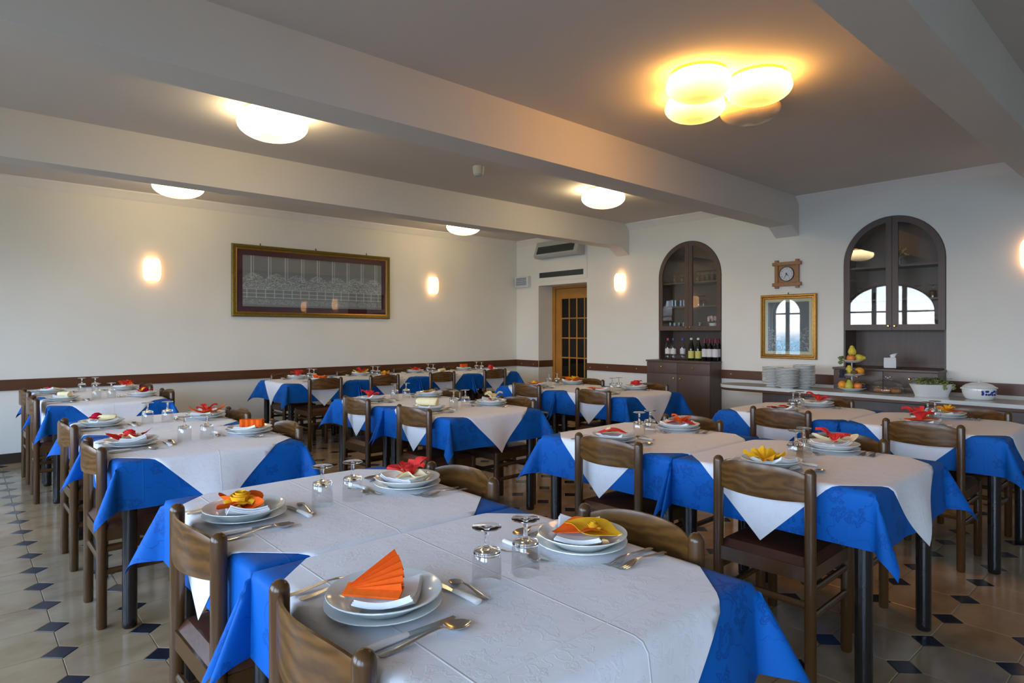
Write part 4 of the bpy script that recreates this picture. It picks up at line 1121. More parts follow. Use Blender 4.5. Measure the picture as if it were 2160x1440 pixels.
# tureen
tu = thing('soup_tureen', 'white lidded soup tureen with blue flower decoration on the buffet', 'tureen', (-1.383, 6.95, CT), YAW)
obj('tureen_body', MB().lathe([(0.085, 0.0), (0.098, 0.004), (0.112, 0.02), (0.125, 0.05), (0.130, 0.085), (0.127, 0.105), (0.131, 0.110), (0.124, 0.113), (0.120, 0.10), (0.004, 0.03)], 40).mesh('tureen_body'), 'porcelain', tu)
lid = obj('lid', MB().lathe([(0.126, 0.1135), (0.124, 0.118), (0.10, 0.136), (0.06, 0.150), (0.02, 0.155), (0.004, 0.156)], 40).mesh('lid'), 'porcelain', tu)
obj('lid_knob', MB().lathe([(0.010, 0.154), (0.009, 0.162), (0.020, 0.170), (0.016, 0.177), (0.004, 0.179)], 16).mesh('lid_knob'), 'porcelain', lid)
for sx in (-1, 1):
    obj('handle', MB().tube([(sx * 0.122, -0.03, 0.10), (sx * 0.15, -0.02, 0.104), (sx * 0.155, 0.0, 0.105), (sx * 0.15, 0.02, 0.104), (sx * 0.122, 0.03, 0.10)], 0.008, 8).mesh('handle'), 'porcelain', tu)
fm = MB(); r_ = random.Random(5)
def on_body(a, z, k=1.006):
    rr_ = (0.125 + (z - 0.05) / 0.035 * 0.005 if z < 0.085 else 0.130) * k
    return (rr_ * sin(a), -rr_ * cos(a), z)
for k in range(22):
    a0 = r_.uniform(-0.45, 0.65); z0 = 0.064 + r_.uniform(-0.016, 0.020)
    for p_ in range(5):
        th = p_ * 1.257 + k
        c0 = (a0 + 0.045 * cos(th), z0 + 0.0055 * sin(th))
        pts = [on_body(c0[0] + 0.045 * cos(e * 1.047), c0[1] + 0.0055 * sin(e * 1.047)) for e in range(6)]
        fm.add(pts, [tuple(range(6))])
obj('flower_motif', fm.mesh('flower_motif', False), 'cobalt', tu)

# ================================================================== chairs
PH_ = 0.833
def chair_parts():
    ps = {}
    post = []
    r = 0.0215
    prof = [(r * 0.86, 0.0), (r, 0.008), (r, PH_ - 0.022)] + [(r * cos(a), PH_ - 0.022 + 0.022 * sin(a)) for a in (0.4, 0.8, 1.15)] + [(0.002, PH_)]
    ps['back_post'] = MB().lathe(prof, 18).mesh('back_post')
    hl = 0.468
    prof = [(r * 0.86, 0.0), (r, 0.008), (r, hl - 0.02)] + [(r * cos(a), hl - 0.02 + 0.02 * sin(a)) for a in (0.4, 0.8, 1.15)] + [(0.002, hl)]
    ps['leg'] = MB().lathe(prof, 18).mesh('leg')
    def bk(u, v, off):
        t_ = 2 * u - 1; x = t_ * 0.186
        y = -0.052 * (1 - t_ * t_) + 0.004
        zt = 0.800 + 0.032 * (1 - abs(t_) ** 3.2); zb = 0.702 - 0.004 * (1 - t_ * t_)
        e = 0.0025 if 0.02 < v < 0.98 else 0.0
        return (x, y + off * (1 if 0.02 < v < 0.98 else 0.55), zb + (zt - zb) * v)
    ps['backrest'] = MB().solid(20, 10, lambda u, v: bk(u, v, 0.0065), lambda u, v: bk(u, v, -0.0065)).mesh('backrest')
    D = 0.385
    ap = MB()
    ap.box(-0.18, 0.18, -0.012, 0.012, 0.395, 0.452); ap.box(-0.175, 0.175, D - 0.012, D + 0.012, 0.40, 0.448)
    for sx in (-1, 1): ap.box(sx * 0.19 - 0.011, sx * 0.19 + 0.011, 0.012, D - 0.012, 0.398, 0.452)
    ps['seat_frame'] = ap.mesh('seat_frame', False)
    def seat(u, v, top):
        x = (u - .5) * 0.395; y = -0.004 + v * (D + 0.016)
        # notch the corners in around the posts
        e = min(u, 1 - u, v, 1 - v)
        edge = min(1.0, e / 0.10)
        if top: z = 0.452 + 0.030 * (1 - (1 - edge) ** 2) ** 0.5
        else: z = 0.450
        k = 1 - 0.05 * (abs(2 * u - 1) ** 8) * (abs(2 * v - 1) ** 8)
        return (x * k, y, z)
    ps['seat'] = MB().solid(16, 16, lambda u, v: seat(u, v, True), lambda u, v: seat(u, v, False)).mesh('seat')
    ps['stretcher'] = MB().tube([(0, 0, 0), (0, 1, 0)], 0.0115, 10, True, 1.25).mesh('stretcher')
    for k, m_ in (('back_post', 'chair_post_wood'), ('leg', 'chair_post_wood'), ('backrest', 'chair_wood'), ('seat_frame', 'chair_post_wood'), ('seat', 'leather'), ('stretcher', 'chair_post_wood')):
        ps[k].materials.append(M[m_])
    return ps
CP = chair_parts()
def chair(x, y, rz, label, group=None):
    """x, y: midpoint between the two back posts; the sitter looks along local +Y"""
    c = thing('dining_chair', label, 'chair', (x, y, 0.0005), rz, group)
    D = 0.385
    for sx in (-1, 1):
        obj('back_post', CP['back_post'], None, c, (sx * 0.191, 0, 0))
        obj('leg', CP['leg'], None, c, (sx * 0.188, D, 0))
        for z in (0.255, 0.36):
            obj('stretcher', CP['stretcher'], None, c, (sx * 0.190, 0.008, z), (0, 0, 0), (1, D - 0.016, 1))
    obj('stretcher', CP['stretcher'], None, c, (-0.183, 0, 0.305), (0, 0, -pi / 2), (1, 0.366, 1))
    obj('stretcher', CP['stretcher'], None, c, (-0.183, D, 0.315), (0, 0, -pi / 2), (1, 0.366, 1))
    obj('backrest', CP['backrest'], None, c); obj('seat_frame', CP['seat_frame'], None, c); obj('seat', CP['seat'], None, c)
    return c

# ================================================================== tables and cloths
T = 0.770
hC = 0.021525; K = 20; A_ = K * hC; NB = 30; NW = 33
leg_me = MB().lathe([(0.026, 0), (0.0305, 0.006), (0.031, 0.03), (0.031, T - 0.03)], 20).mesh('table_leg'); leg_me.materials.append(M['table_leg_wood'])
top_me = bevel_box(-0.425, 0.425, -0.425, 0.425, T - 0.030, T - 0.0055, 0.006); top_me.materials.append(M['window_wood'])
apr = MB()
for s_ in (-1, 1):
    apr.box(-0.37, 0.37, s_ * 0.385 - 0.01, s_ * 0.385 + 0.01, T - 0.085, T - 0.028)
    apr.box(s_ * 0.385 - 0.01, s_ * 0.385 + 0.01, -0.37, 0.37, T - 0.085, T - 0.028)
apr_me = apr.mesh('apron', False); apr_me.materials.append(M['table_leg_wood'])

def cloth(kind, sides, seed, white):
    """sides: dict x+ x- y+ y- -> 'chair' | 'end' | 'join'"""
    rs = random.Random(seed)
    ph = {k: (rs.random() * 6, rs.random() * 6) for k in sides}
    off = 0.0026 if white else 0.0
    def disp(sd, s, d):
        ty = sides[sd]; p = ph[sd]
        if ty == 'join': return 0.0009 + off * 0.8 + 0.0 * d
        if ty == 'chair': return 0.0015 + off + d * (0.012 + 0.009 * sin(9 * s + p[0]))
        return 0.004 + off + d * (0.10 + 0.07 * sin(8 * s + p[0]) + 0.04 * sin(19 * s + p[1]))
    def rnd(d):   # rounding over the table edge
        return min(0.006, d * 0.35)
    def pos(i, j):
        u, v = i * hC, j * hC
        su, sv = (1 if u >= 0 else -1), (1 if v >= 0 else -1)
        du, dv = abs(u) - A_, abs(v) - A_
        sdu = 'x+' if su > 0 else 'x-'; sdv = 'y+' if sv > 0 else 'y-'
        if du <= 1e-6 and dv <= 1e-6:
            z = T + off
            e = min(-du, -dv)
            if e < 1e-6:
                z -= 0.005
                if du > -1e-6: u -= su * 0.003
                if dv > -1e-6: v -= sv * 0.003
            z += 0.0006 * sin(13 * u + seed) * sin(11 * v + seed * 2)
            return (u, v, z)
        if dv <= 1e-6:
            return (su * (A_ + disp(sdu, v, du)), v, T + off - du * 0.99)
        if du <= 1e-6:
            return (u, sv * (A_ + disp(sdv, u, dv)), T + off - dv * 0.99)
        r = math.hypot(du, dv); th = atan2(dv, du)
        ju, jv = sides[sdu] == 'join', sides[sdv] == 'join'
        s2, s4 = sin(2 * th), sin(4 * th)
        k = 0.42 if (ju or jv) else 0.52
        if ju: dg = (0.0, sv); lat = (-su, 0.0)
        elif jv: dg = (su, 0.0); lat = (0.0, -sv)
        else: dg = (su * 0.7071, sv * 0.7071); lat = None
        kk = k * s2
        nrm = 1 / sqrt(1 + kk * kk)
        x = su * (A_ + disp(sdu, sv * A_, r) * cos(th) ** 2)
        y = sv * (A_ + disp(sdv, su * A_, r) * sin(th) ** 2)
        x += dg[0] * r * kk * nrm; y += dg[1] * r * kk * nrm
        m_ = 0.10 if not (ju or jv) else 0.05
        if lat is None:
            x += su * 0.7071 * m_ * s4 * r * 1.0; y -= sv * 0.7071 * m_ * s4 * r * 1.0
        else:
            sg = 1 if ju else -1
            w = m_ * r * (s2 * 1.15 + 0.9 * s4 * sg * (-1 if ju else 1) * (1 if ju else -1))
            x += lat[0] * max(w, 0.0); y += lat[1] * max(w, 0.0)
        return (x, y, T - r * nrm * 0.99)
    idx = {}; vs = []; uvs = []; fs = []
    def vid(i, j):
        if (i, j) not in idx:
            idx[(i, j)] = len(vs); vs.append(pos(i, j)); uvs.append((i * hC, j * hC))
        return idx[(i, j)]
    if not white:
        for i in range(-NB, NB):
            for j in range(-NB, NB):
                fs.append((vid(i, j), vid(i + 1, j), vid(i + 1, j + 1), vid(i, j + 1)))
    else:
        for i in range(-NW, NW):
            for j in range(-NW, NW):
                cs = [(i, j), (i + 1, j), (i + 1, j + 1), (i, j + 1)]
                ok = [c for c in cs if abs(c[0]) + abs(c[1]) <= NW]
                if len(ok) >= 3: fs.append(tuple(vid(*c) for c in ok))
    me = bpy.data.meshes.new('cloth'); me.from_pydata(vs, [], fs); me.update()
    uvl = me.uv_layers.new(name='UVMap')
    for lp in me.loops: uvl.data[lp.index].uv = uvs[lp.vertex_index]
    me.polygons.foreach_set('use_smooth', [True] * len(me.polygons))
    me.materials.append(M['cloth_white' if white else 'cloth_blue'])
    return me

# ---- cutlery
def lerp(a, b, t_): return a + (b - a) * t_
def interp(tab, v):
    for (a, x), (b, y) in zip(tab, tab[1:]):
        if v <= b: return lerp(x, y, (v - a) / (b - a) if b > a else 0)
    return tab[-1][1]
def spoon_mesh(L):
    def f(u, v, lo):
        t_ = 2 * u - 1
        if v < 0.70: w = interp([(0, 0.005), (0.03, 0.0085), (0.3, 0.0065), (0.62, 0.0032), (0.70, 0.0045)], v)
        else: w = max(0.0045 if v < 0.73 else 0.0025, 0.0205 * sqrt(max(0, 1 - ((v - 0.845) / 0.156) ** 2)))
        z = interp([(0, 0.0035), (0.15, 0.0045), (0.5, 0.014), (0.66, 0.0155), (0.74, 0.012), (1.0, 0.0085)], v)
        dp = 0.0095 * max(0, 1 - ((v - 0.85) / 0.15) ** 2) if v > 0.7 else -0.0008
        zz = z - dp * (1 - t_ * t_)
        return (t_ * w * L / 0.195, (v - 0.5) * L, zz - (0.0014 if lo else 0))
    return MB().solid(6, 34, lambda u, v: f(u, v, False), lambda u, v: f(u, v, True)).mesh('spoon')
def fork_mesh(L):
    zt = [(0, 0.0035), (0.15, 0.0045), (0.5, 0.013), (0.64, 0.012), (0.78, 0.004), (0.9, 0.0035), (1.0, 0.009)]
    def f(u, v, lo):
        v2 = v * 0.78; t_ = 2 * u - 1
        w = interp([(0, 0.005), (0.03, 0.0085), (0.3, 0.006), (0.56, 0.003), (0.64, 0.0065), (0.72, 0.0122), (0.78, 0.0125)], v2)
        return (t_ * w, (v2 - 0.5) * L, interp(zt, v2) - (0.0014 if lo else 0) - 0.0015 * (1 - t_ * t_) * (1 if v2 > .62 else 0))
    mb = MB().solid(4, 24, lambda u, v: f(u, v, False), lambda u, v: f(u, v, True))
    for k in range(4):
        x = -0.0105 + k * 0.007
        def g2(u, v, lo):
            v2 = 0.775 + v * 0.225; w = lerp(0.0020, 0.0009, v)
            return (x + (2 * u - 1) * w, (v2 - 0.5) * L, interp(zt, v2) - (0.0013 if lo else 0))
        mb.solid(1, 7, lambda u, v: g2(u, v, False), lambda u, v: g2(u, v, True))
    return mb.mesh('fork')
def knife_meshes(L):
    hl = 0.46
    def bl(u, v, lo):
        v2 = hl - 0.02 + v * (1.02 - hl); x = lerp(-0.008, lerp(0.0085, -0.002, max(0, (v - 0.75) / 0.25) ** 2), u)
        return (x, (v2 - 0.5) * L, 0.006 - 0.003 * v + (0.0008 if not lo else -0.0008) * (1 - 0.7 * u))
    a = MB().solid(3, 14, lambda u, v: bl(u, v, False), lambda u, v: bl(u, v, True)).mesh('blade')
    b_ = MB().tube([(0, -0.5 * L, 0.0065), (0, -0.495 * L, 0.0065), (0, -0.3 * L, 0.0072), (0, (hl - 0.52) * L, 0.0068), (0, (hl - 0.5) * L, 0.0065)], [0.008, 0.0098, 0.0098, 0.0085, 0.007], 12, True, 0.62).mesh('handle')
    a.materials.append(M['steel']); b_.materials.append(M['handle_white'])
    return a, b_
spoon_me = spoon_mesh(0.2); fork_me = fork_mesh(0.2); tspoon_me = spoon_mesh(0.135)
for m_ in (spoon_me, fork_me, tspoon_me): m_.materials.append(M['steel'])
knife_me = knife_meshes(0.215); fknife_me = knife_meshes(0.18)

# ---- napkins and paper flowers on the plates (heights above the cloth)
SB = 0.0052                              # soup plate on dinner plate
def plate_z(r): return SB + 0.0155 + (0 if r < 0.070 else (r - 0.070) * 0.52)
def napkin_mesh(seed):
    r_ = random.Random(seed); mb = MB()
    w, d = r_.uniform(.15, .175), r_.uniform(.105, .125)
    lift = r_.choice([(1, 1), (0, 1), (1, 0), (0, 0)]); amt = r_.uniform(.008, .018)
    for l in range(3):
        ww, dd = w - 0.006 * l, d - 0.005 * l
        def f(u, v, top):
            x = (u - .5) * ww + 0.003 * l; y = (v - .5) * dd + 0.004 * sin(3 * u + seed)
            rr_ = math.hypot(x, y)
            k = (1 - abs(u - lift[0])) * (1 - 0.35 * abs(v - lift[1]))
            z = plate_z(rr_) + 0.0055 * l + amt * k ** 4 + 0.0012 * sin(20 * u + seed + l)
            return (x, y, z + (0.0048 if top else 0.0002))
        mb.solid(10, 8, lambda u, v: f(u, v, True), lambda u, v: f(u, v, False))
    me = mb.mesh('napkin'); me.materials.append(M['napkin_white'])
    bm = bmesh.new(); bm.from_mesh(me); tree = BVHTree.FromBMesh(bm); bm.free()
    return me, tree
napkins = [napkin_mesh(s_) for s_ in range(6)]
NZ = 0.0185        # lift of paper flowers over the plate: on top of the napkin
def d_star(r_, n=5, R=0.078):
    def f(u, v, lo):
        a = 2 * pi * u; rr_ = R * v * (0.42 + 0.58 * abs(cos(n * a / 2 + 0.3)) ** 2.2) * (0.85 + 0.25 * sin(a * 2 + r_ * 9))
        z = plate_z(rr_) + NZ + 0.024 * v * v * (0.5 + 0.5 * sin(n * a + r_ * 5)) + 0.002 * sin(11 * a)
        return (rr_ * cos(a), rr_ * sin(a), z - (0.0012 if lo else 0))
    return MB().solid(50, 5, lambda u, v: f(u, v, False), lambda u, v: f(u, v, True)).mesh('paper_star')
def d_rose(r_, R=0.024):
    mb = MB()
    def f(u, v, lo):
        a = u * 6 * pi; rr_ = 0.005 + (R - 0.005) * u + 0.006 * v * v
        return (rr_ * cos(a), rr_ * sin(a), NZ + 0.014 + 0.040 * v * (1 - 0.35 * u) - 0.004 + (0.0 if not lo else -0.0))
    mb.solid(54, 4, lambda u, v: f(u, v, False), lambda u, v: tuple(c * (0.94 if i < 2 else 1) for i, c in enumerate(f(u, v, True))))
    for k in range(5):
        a0 = k * 1.257 + r_
        def p(u, v, lo):
            a = a0 + (u - .5) * 1.15; rr_ = 0.008 + (R + 0.012) * v
            z = NZ + 0.010 + 0.018 * sin(v * 2.2) * (1 - 0.6 * (2 * u - 1) ** 2) + 0.003 * sin(8 * u)
            return (rr_ * cos(a), rr_ * sin(a), z - (0.001 if lo else 0))
        mb.solid(6, 5, lambda u, v: p(u, v, False), lambda u, v: p(u, v, True))
    return mb.mesh('paper_rose')
def d_flower(r_, R=0.062, n=5):
    mb = MB(); q_ = random.Random(int(r_ * 1000))
    for k in range(n):
        a0 = k * 2 * pi / n + r_; L_ = R * q_.uniform(.8, 1.15); up = q_.uniform(.022, .058); w_ = q_.uniform(.7, 1.0)
        def p(u, v, lo):
            wd = w_ * sin(pi * min(1, v * 0.88 + 0.08)) ** 0.8
            a = a0 + (u - .5) * 1.5 * wd; rr_ = 0.004 + L_ * v
            z = NZ + 0.014 + up * sin(v * 2.0) + 0.010 * v * (2 * u - 1) ** 2 + 0.0025 * sin(10 * u + k) * v
            return (rr_ * cos(a), rr_ * sin(a), z - (0.001 if lo else 0))
        mb.solid(7, 6, lambda u, v: p(u, v, False), lambda u, v: p(u, v, True))
    mb.ball((0, 0, NZ + 0.026), 0.013, 10, 6, (1, 1, 0.8))
    return mb.mesh('paper_flower')
def d_leaf(r_, L_=0.15, W_=0.05):
    def f(u, v, lo):
        x = (v - .5) * L_; w = W_ * sin(pi * v) ** 0.8 * (1 + 0.2 * sin(9 * v + r_ * 7))
        y = (2 * u - 1) * w
        z = max(plate_z(math.hypot(x, y)), SB + 0.012) + NZ + 0.010 * abs(2 * u - 1) * sin(pi * v) + 0.006 * sin(6 * v + r_ * 4) + 0.002
        return (x, y, z - (0.0012 if lo else 0))
    return MB().solid(6, 16, lambda u, v: f(u, v, False), lambda u, v: f(u, v, True)).mesh('paper_leaf')
def d_fan(r_, tilt=0.62, L_=0.112, n=6, spread=0.9, zz=0.009):
    mb = MB(); N_ = n * 2
    def f(u, v, lo):
        k = u * N_; z0 = zz * (1 if int(round(k)) % 2 else -1) * (0.15 + 0.85 * v)
        a = spread * u; rr_ = 0.006 + L_ * v
        x, y = rr_ * cos(a) - 0.06, rr_ * sin(a)
        return (x, y * cos(tilt) - 0.035 - z0 * sin(tilt), NZ + 0.022 + y * sin(tilt) + z0 * cos(tilt) - (0.0014 if lo else 0) - 0.008 * (1 - v))
    mb.solid(N_, 2, lambda u, v: f(u, v, False), lambda u, v: f(u, v, True))
    # folded strip lying under the pleats
    mb.solid(1, 1, lambda u, v: (-0.056 + 0.115 * u, -0.05 + 0.03 * v, NZ + 0.012 + 0.012 * v), lambda u, v: (-0.056 + 0.115 * u, -0.05 + 0.03 * v, NZ + 0.008 + 0.012 * v))
    return mb.mesh('paper_fan', True, 0.3)
def d_box(r_):
    mb = MB()
    def f(u, v, lo):
        x = (u - .5) * 0.105; y = 0.018 * (1 if int(round(u * 8)) % 2 else -0.2) * 0.25
        return (x, y - 0.02 + (0.034 if lo else 0), NZ + 0.012 + 0.036 * v)
    mb.solid(8, 1, lambda u, v: f(u, v, False), lambda u, v: f(u, v, True))
    return mb.mesh('paper_box', True, 0.3)
def d_roll(r_):
    mb = MB()
    mb.tube([(-0.055, 0, NZ + 0.026), (-0.05, 0, NZ + 0.028), (0.0, 0, NZ + 0.029), (0.05, 0, NZ + 0.031), (0.055, 0, NZ + 0.030)], [0.015, 0.019, 0.02, 0.021, 0.017], 14)
    mb.solid(6, 4, lambda u, v: ((u - .5) * 0.10, 0.016 + 0.035 * v, NZ + 0.016 + 0.004 * sin(5 * u) - 0.004 * v), lambda u, v: ((u - .5) * 0.10, 0.016 + 0.035 * v, NZ + 0.0145 + 0.004 * sin(5 * u) - 0.004 * v))
    return mb.mesh('paper_roll')
def d_crumple(r_, R=0.062):
    def f(u, v, lo):
        a = 2 * pi * u; rr_ = R * v * (1 + 0.12 * sin(5 * a) + 0.06 * sin(11 * a + 1))
        z = NZ + 0.012 + 0.030 * v ** 1.6 * (0.6 + 0.4 * sin(3 * a + 1)) + 0.006 * v * sin(14 * a)
        return (rr_ * cos(a), rr_ * sin(a), z - (0.0012 if lo else 0))
    return MB().solid(60, 6, lambda u, v: f(u, v, False), lambda u, v: f(u, v, True)).mesh('paper_bloom')
def d_loop(r_):
    def f(u, v, lo):
        a = 2 * pi * u * 0.93; k = 0.93 if lo else 1.0
        return (0.028 * k * sin(a), (v - .5) * 0.045, NZ + 0.042 - 0.031 * k * cos(a) + 0.006 * v)
    return MB().solid(28, 4, lambda u, v: f(u, v, False), lambda u, v: f(u, v, True)).mesh('paper_loop')
KIND = {'star': d_star, 'rose': d_rose, 'flower': d_flower, 'leaf': d_leaf, 'fan': d_fan, 'box': d_box, 'roll': d_roll, 'bloom': d_crumple, 'loop': d_loop,
        'flatfan': lambda r_: d_fan(r_, 0.2, 0.13, 5, 0.6, 0.006), 'bigstar': lambda r_: d_star(r_, 4, 0.098)}
COLR = {'R': 'paper_red', 'K': 'paper_crimson', 'O': 'paper_orange', 'Y': 'paper_yellow', 'C': 'paper_cream'}
def paper(x, y, z, rz, spec, label, seed, nap):
    """nap: x, y, turn and tree of the napkin under the paper; each piece is let down until it touches the napkin"""
    t_ = thing('paper_decoration', label, 'paper napkin', (x, y, z), rz)
    for k, (kind, col, dx, dy, ra, sc_) in enumerate(spec):
        me = KIND[kind](0.13 + 0.37 * ((seed * 7 + k * 3) % 11))
        sx, sz = sc_ * 1.22, sc_ * 1.15
        lift = -1.0
        pts = [v.co for v in me.vertices] + [p.center for p in me.polygons]
        if kind in ('fan', 'flatfan', 'box'):          # long pleats: test points along each face too
            for p in me.polygons:
                c4 = [me.vertices[i].co for i in p.vertices]
                for a_, b_ in zip(c4, c4[1:] + c4[:1]): pts += [a_.lerp(b_, f_) for f_ in (.2, .4, .6, .8)] + [p.center.lerp(a_.lerp(b_, f_), .5) for f_ in (.0, .5)]
        for v in pts:
            px, py = v.x * sx, v.y * sx
            px, py = dx + cos(ra) * px - sin(ra) * py, dy + sin(ra) * px + cos(ra) * py
            wx, wy = x + cos(rz) * px - sin(rz) * py, y + sin(rz) * px + cos(rz) * py
            ex, ey = wx - nap[0], wy - nap[1]
            lx, ly = cos(nap[2]) * ex + sin(nap[2]) * ey, -sin(nap[2]) * ex + cos(nap[2]) * ey
            hit = nap[3].ray_cast(Vector((lx, ly, 1.0)), Vector((0, 0, -1)))[0]
            zt = hit.z if hit is not None else 0.0
            pr = math.hypot(wx - x, wy - y)
            if 0.09 < pr < 0.13: zt = max(zt, plate_z(pr) - 0.003)          # clear of the plate rim
            lift = max(lift, zt - v.z * sz - 0.001)
        obj('paper_' + {'flatfan': 'fan', 'bigstar': 'star'}.get(kind, kind), me, COLR[col], t_, (dx, dy, lift + (0.006 if kind == 'leaf' else 0.002) * k), (0, 0, ra), (sx, sx, sz))
    return t_

# ---- the place settings: phrase, paper pieces
PLACES = {
 'A1n': ('orange paper fan', [('fan', 'O', 0.0, 0.0, 0.80, 0.88)]),
 'A1f': ('yellow leaf over orange leaf', [('leaf', 'O', 0.012, 0.0, 0.75, 0.95), ('leaf', 'Y', -0.012, -0.012, 0.1, 0.97), ('rose', 'Y', -0.01, -0.015, 0, 0.5)]),
 'A2n': ('yellow rose on orange star', [('bigstar', 'O', 0, 0, 0.4, 0.95), ('rose', 'Y', 0.0, 0.0, 0, 0.95)]),
 'A2f': ('big red flower on cream star', [('bigstar', 'C', 0, 0, 0.2, 0.85), ('flower', 'R', 0.0, 0.0, 0, 1.0)]),
 'L1n': ('red rose on red star', [('star', 'C', 0.02, 0, 0.2, 0.8), ('bigstar', 'R', 0, 0, 0.5, 0.9), ('rose', 'R', 0, 0, 0, 0.9)]),
 'L1f': ('upright orange paper box', [('box', 'O', 0, 0, 0.9, 1.0)]),
 'L2n': ('red rose with cream scroll', [('leaf', 'C', 0.02, 0.02, 0.9, 1.0), ('roll', 'C', 0.03, 0.03, 1.0, 0.7), ('rose', 'K', -0.02, -0.01, 0, 0.9)]),
 'L2f': ('red flower on orange star', [('bigstar', 'O', 0, 0, 0.1, 0.95), ('flower', 'R', 0, 0, 0, 0.8)]),
 'K1n': ('red rose beside cream roll', [('roll', 'C', 0.01, 0.02, 0.7, 0.95), ('rose', 'K', -0.05, -0.01, 0, 0.75)]),
 'K1f': ('yellow rose on crimson star', [('bigstar', 'K', 0, 0, 0.3, 0.9), ('rose', 'Y', 0, 0, 0, 0.85)]),
 'K2n': ('cream leaf with red bud', [('leaf', 'C', 0.0, 0.02, 0.8, 0.9), ('rose', 'K', -0.03, 0, 0, 0.6)]),
 'K2f': ('red flower with orange leaf', [('leaf', 'O', 0, 0, 0.2, 1.0), ('flower', 'R', 0, 0, 0, 0.85)]),
 'M1n': ('fat cream paper roll', [('roll', 'C', 0, 0, 0.55, 1.25)]),
 'M1f': ('cream flower tipped crimson', [('flower', 'C', 0, 0, 0, 1.0), ('rose', 'K', 0.01, 0, 0, 0.6)]),
 'M2n': ('pointed red flower with cream leaf', [('leaf', 'C', 0.03, 0, 0.9, 0.8), ('flower', 'R', -0.01, 0, 0, 0.95)]),
 'M2f': ('flat yellow paper fan', [('flatfan', 'Y', 0, 0, 2.2, 1.0)]),
 'R1n': ('crumpled yellow paper bloom', [('bloom', 'Y', -0.01, -0.01, 0, 1.05)]),
 'R1f': ('red bow flower with cream tips', [('bigstar', 'C', 0, 0, 0.5, 0.85), ('flower', 'R', 0, 0, 0, 1.0)]),
 'R2n': ('crimson leaf with cream bud', [('leaf', 'R', 0.01, -0.01, 0.6, 0.9), ('rose', 'C', -0.03, 0.02, 0, 0.7)]),
 'R2f': ('orange flower on red leaf', [('leaf', 'R', 0.0, 0, 0.4, 1.0), ('flower', 'O', 0, 0, 0, 0.8)]),
 'S1n': ('wide red flower on orange leaf', [('leaf', 'O', 0, 0, 0.7, 1.0), ('flower', 'R', 0, 0, 0, 1.1)]),
 'S1f': ('yellow flower on long orange leaf', [('leaf', 'O', 0, 0, 0.3, 1.1), ('flower', 'Y', 0, 0, 0, 0.75)]),
 'S2n': ('cream leaf over crimson leaf', [('leaf', 'K', 0, 0, 0.2, 0.9), ('leaf', 'C', 0.0, 0, 0.7, 0.95)]),
 'S2f': ('red flower with cream leaf by the buffet', [('leaf', 'C', 0, 0, 0.8, 1.0), ('flower', 'R', 0, 0, 0, 1.0)]),
 'F1n': ('flat orange leaf by the wine cabinet', [('leaf', 'O', 0, 0, 0.6, 1.05)]),
 'F1f': ('tall red flower by the wine cabinet', [('leaf', 'C', 0.02, 0, 0.5, 0.8), ('flower', 'R', 0, 0, 0.6, 0.8), ('rose', 'R', 0, 0, 0, 1.1)]),
 'F2n': ('yellow bud on orange leaf', [('leaf', 'O', 0, 0, 0.9, 1.0), ('rose', 'Y', 0, 0, 0, 0.7)]),
 'F2f': ('yellow flower on orange star', [('bigstar', 'O', 0, 0, 0.2, 0.9), ('flower', 'Y', 0, 0, 0, 0.8)]),
 'B1n': ('flat orange star in the wall row', [('bigstar', 'O', 0, 0, 0.3, 0.9)]),
 'B1f': ('red flower ending the wall row', [('flower', 'R', 0, 0, 0.3, 1.1)]),
 'B2n': ('yellow flower in the wall row', [('leaf', 'O', 0, 0, 0.3, 0.9), ('flower', 'Y', 0, 0, 0, 0.8)]),
 'B2f': ('red flower on yellow star', [('bigstar', 'Y', 0, 0, 0.3, 0.9), ('flower', 'R', 0, 0, 0, 0.9)]),
 'B3n': ('cream roll with red rose', [('roll', 'C', 0, 0, 0.5, 1.0), ('rose', 'R', 0, 0.01, 0, 0.7)]),
 'B3f': ('orange star with red rose', [('bigstar', 'O', 0, 0, 0.6, 0.9), ('rose', 'R', 0, 0, 0, 0.9)]),
 'B4n': ('red loop near the corner', [('loop', 'R', 0, 0, 0.2, 0.9)]),
 'B4f': ('orange box near the corner', [('box', 'O', 0, 0, 0.2, 1.0)]),
}
# pair id, table centres (nearer +X first), post line of near and far chairs, chair x per side
ROWS = [
 ('A', [(-1.145, 0.975), (-2.015, 0.975)], 0.508, 1.445, [-1.125, -1.92], [-1.085, -1.915]),
 ('L', [(-3.685, 0.965), (-4.555, 0.965)], 0.493, 1.434, [-3.57, -4.49], [-3.60, -4.43]),
 ('K', [(-6.46, 0.965), (-7.33, 0.965)], 0.47, 1.436, [-6.36, -7.2], [-6.37, -7.22]),
 ('M', [(-3.83, 2.905), (-4.70, 2.905)], 2.415, 3.385, [-3.75, -4.60], [-3.73, -4.68]),
 ('F', [(-3.87, 4.86), (-4.74, 4.86)], 4.385, 5.335, [-3.785, -4.685], [-3.82, -4.65]),
 ('R', [(-1.235, 2.925), (-2.105, 2.925)], 2.44, 3.415, [-1.205, -2.01], [-1.255, -2.14]),
 ('S', [(-1.17, 4.735), (-2.04, 4.735)], 4.25, 5.215, [-1.12, -1.97], [-1.07, -2.04]),
]
ZT = T + 0.0042       # top of the white overlay
seedn = [0]
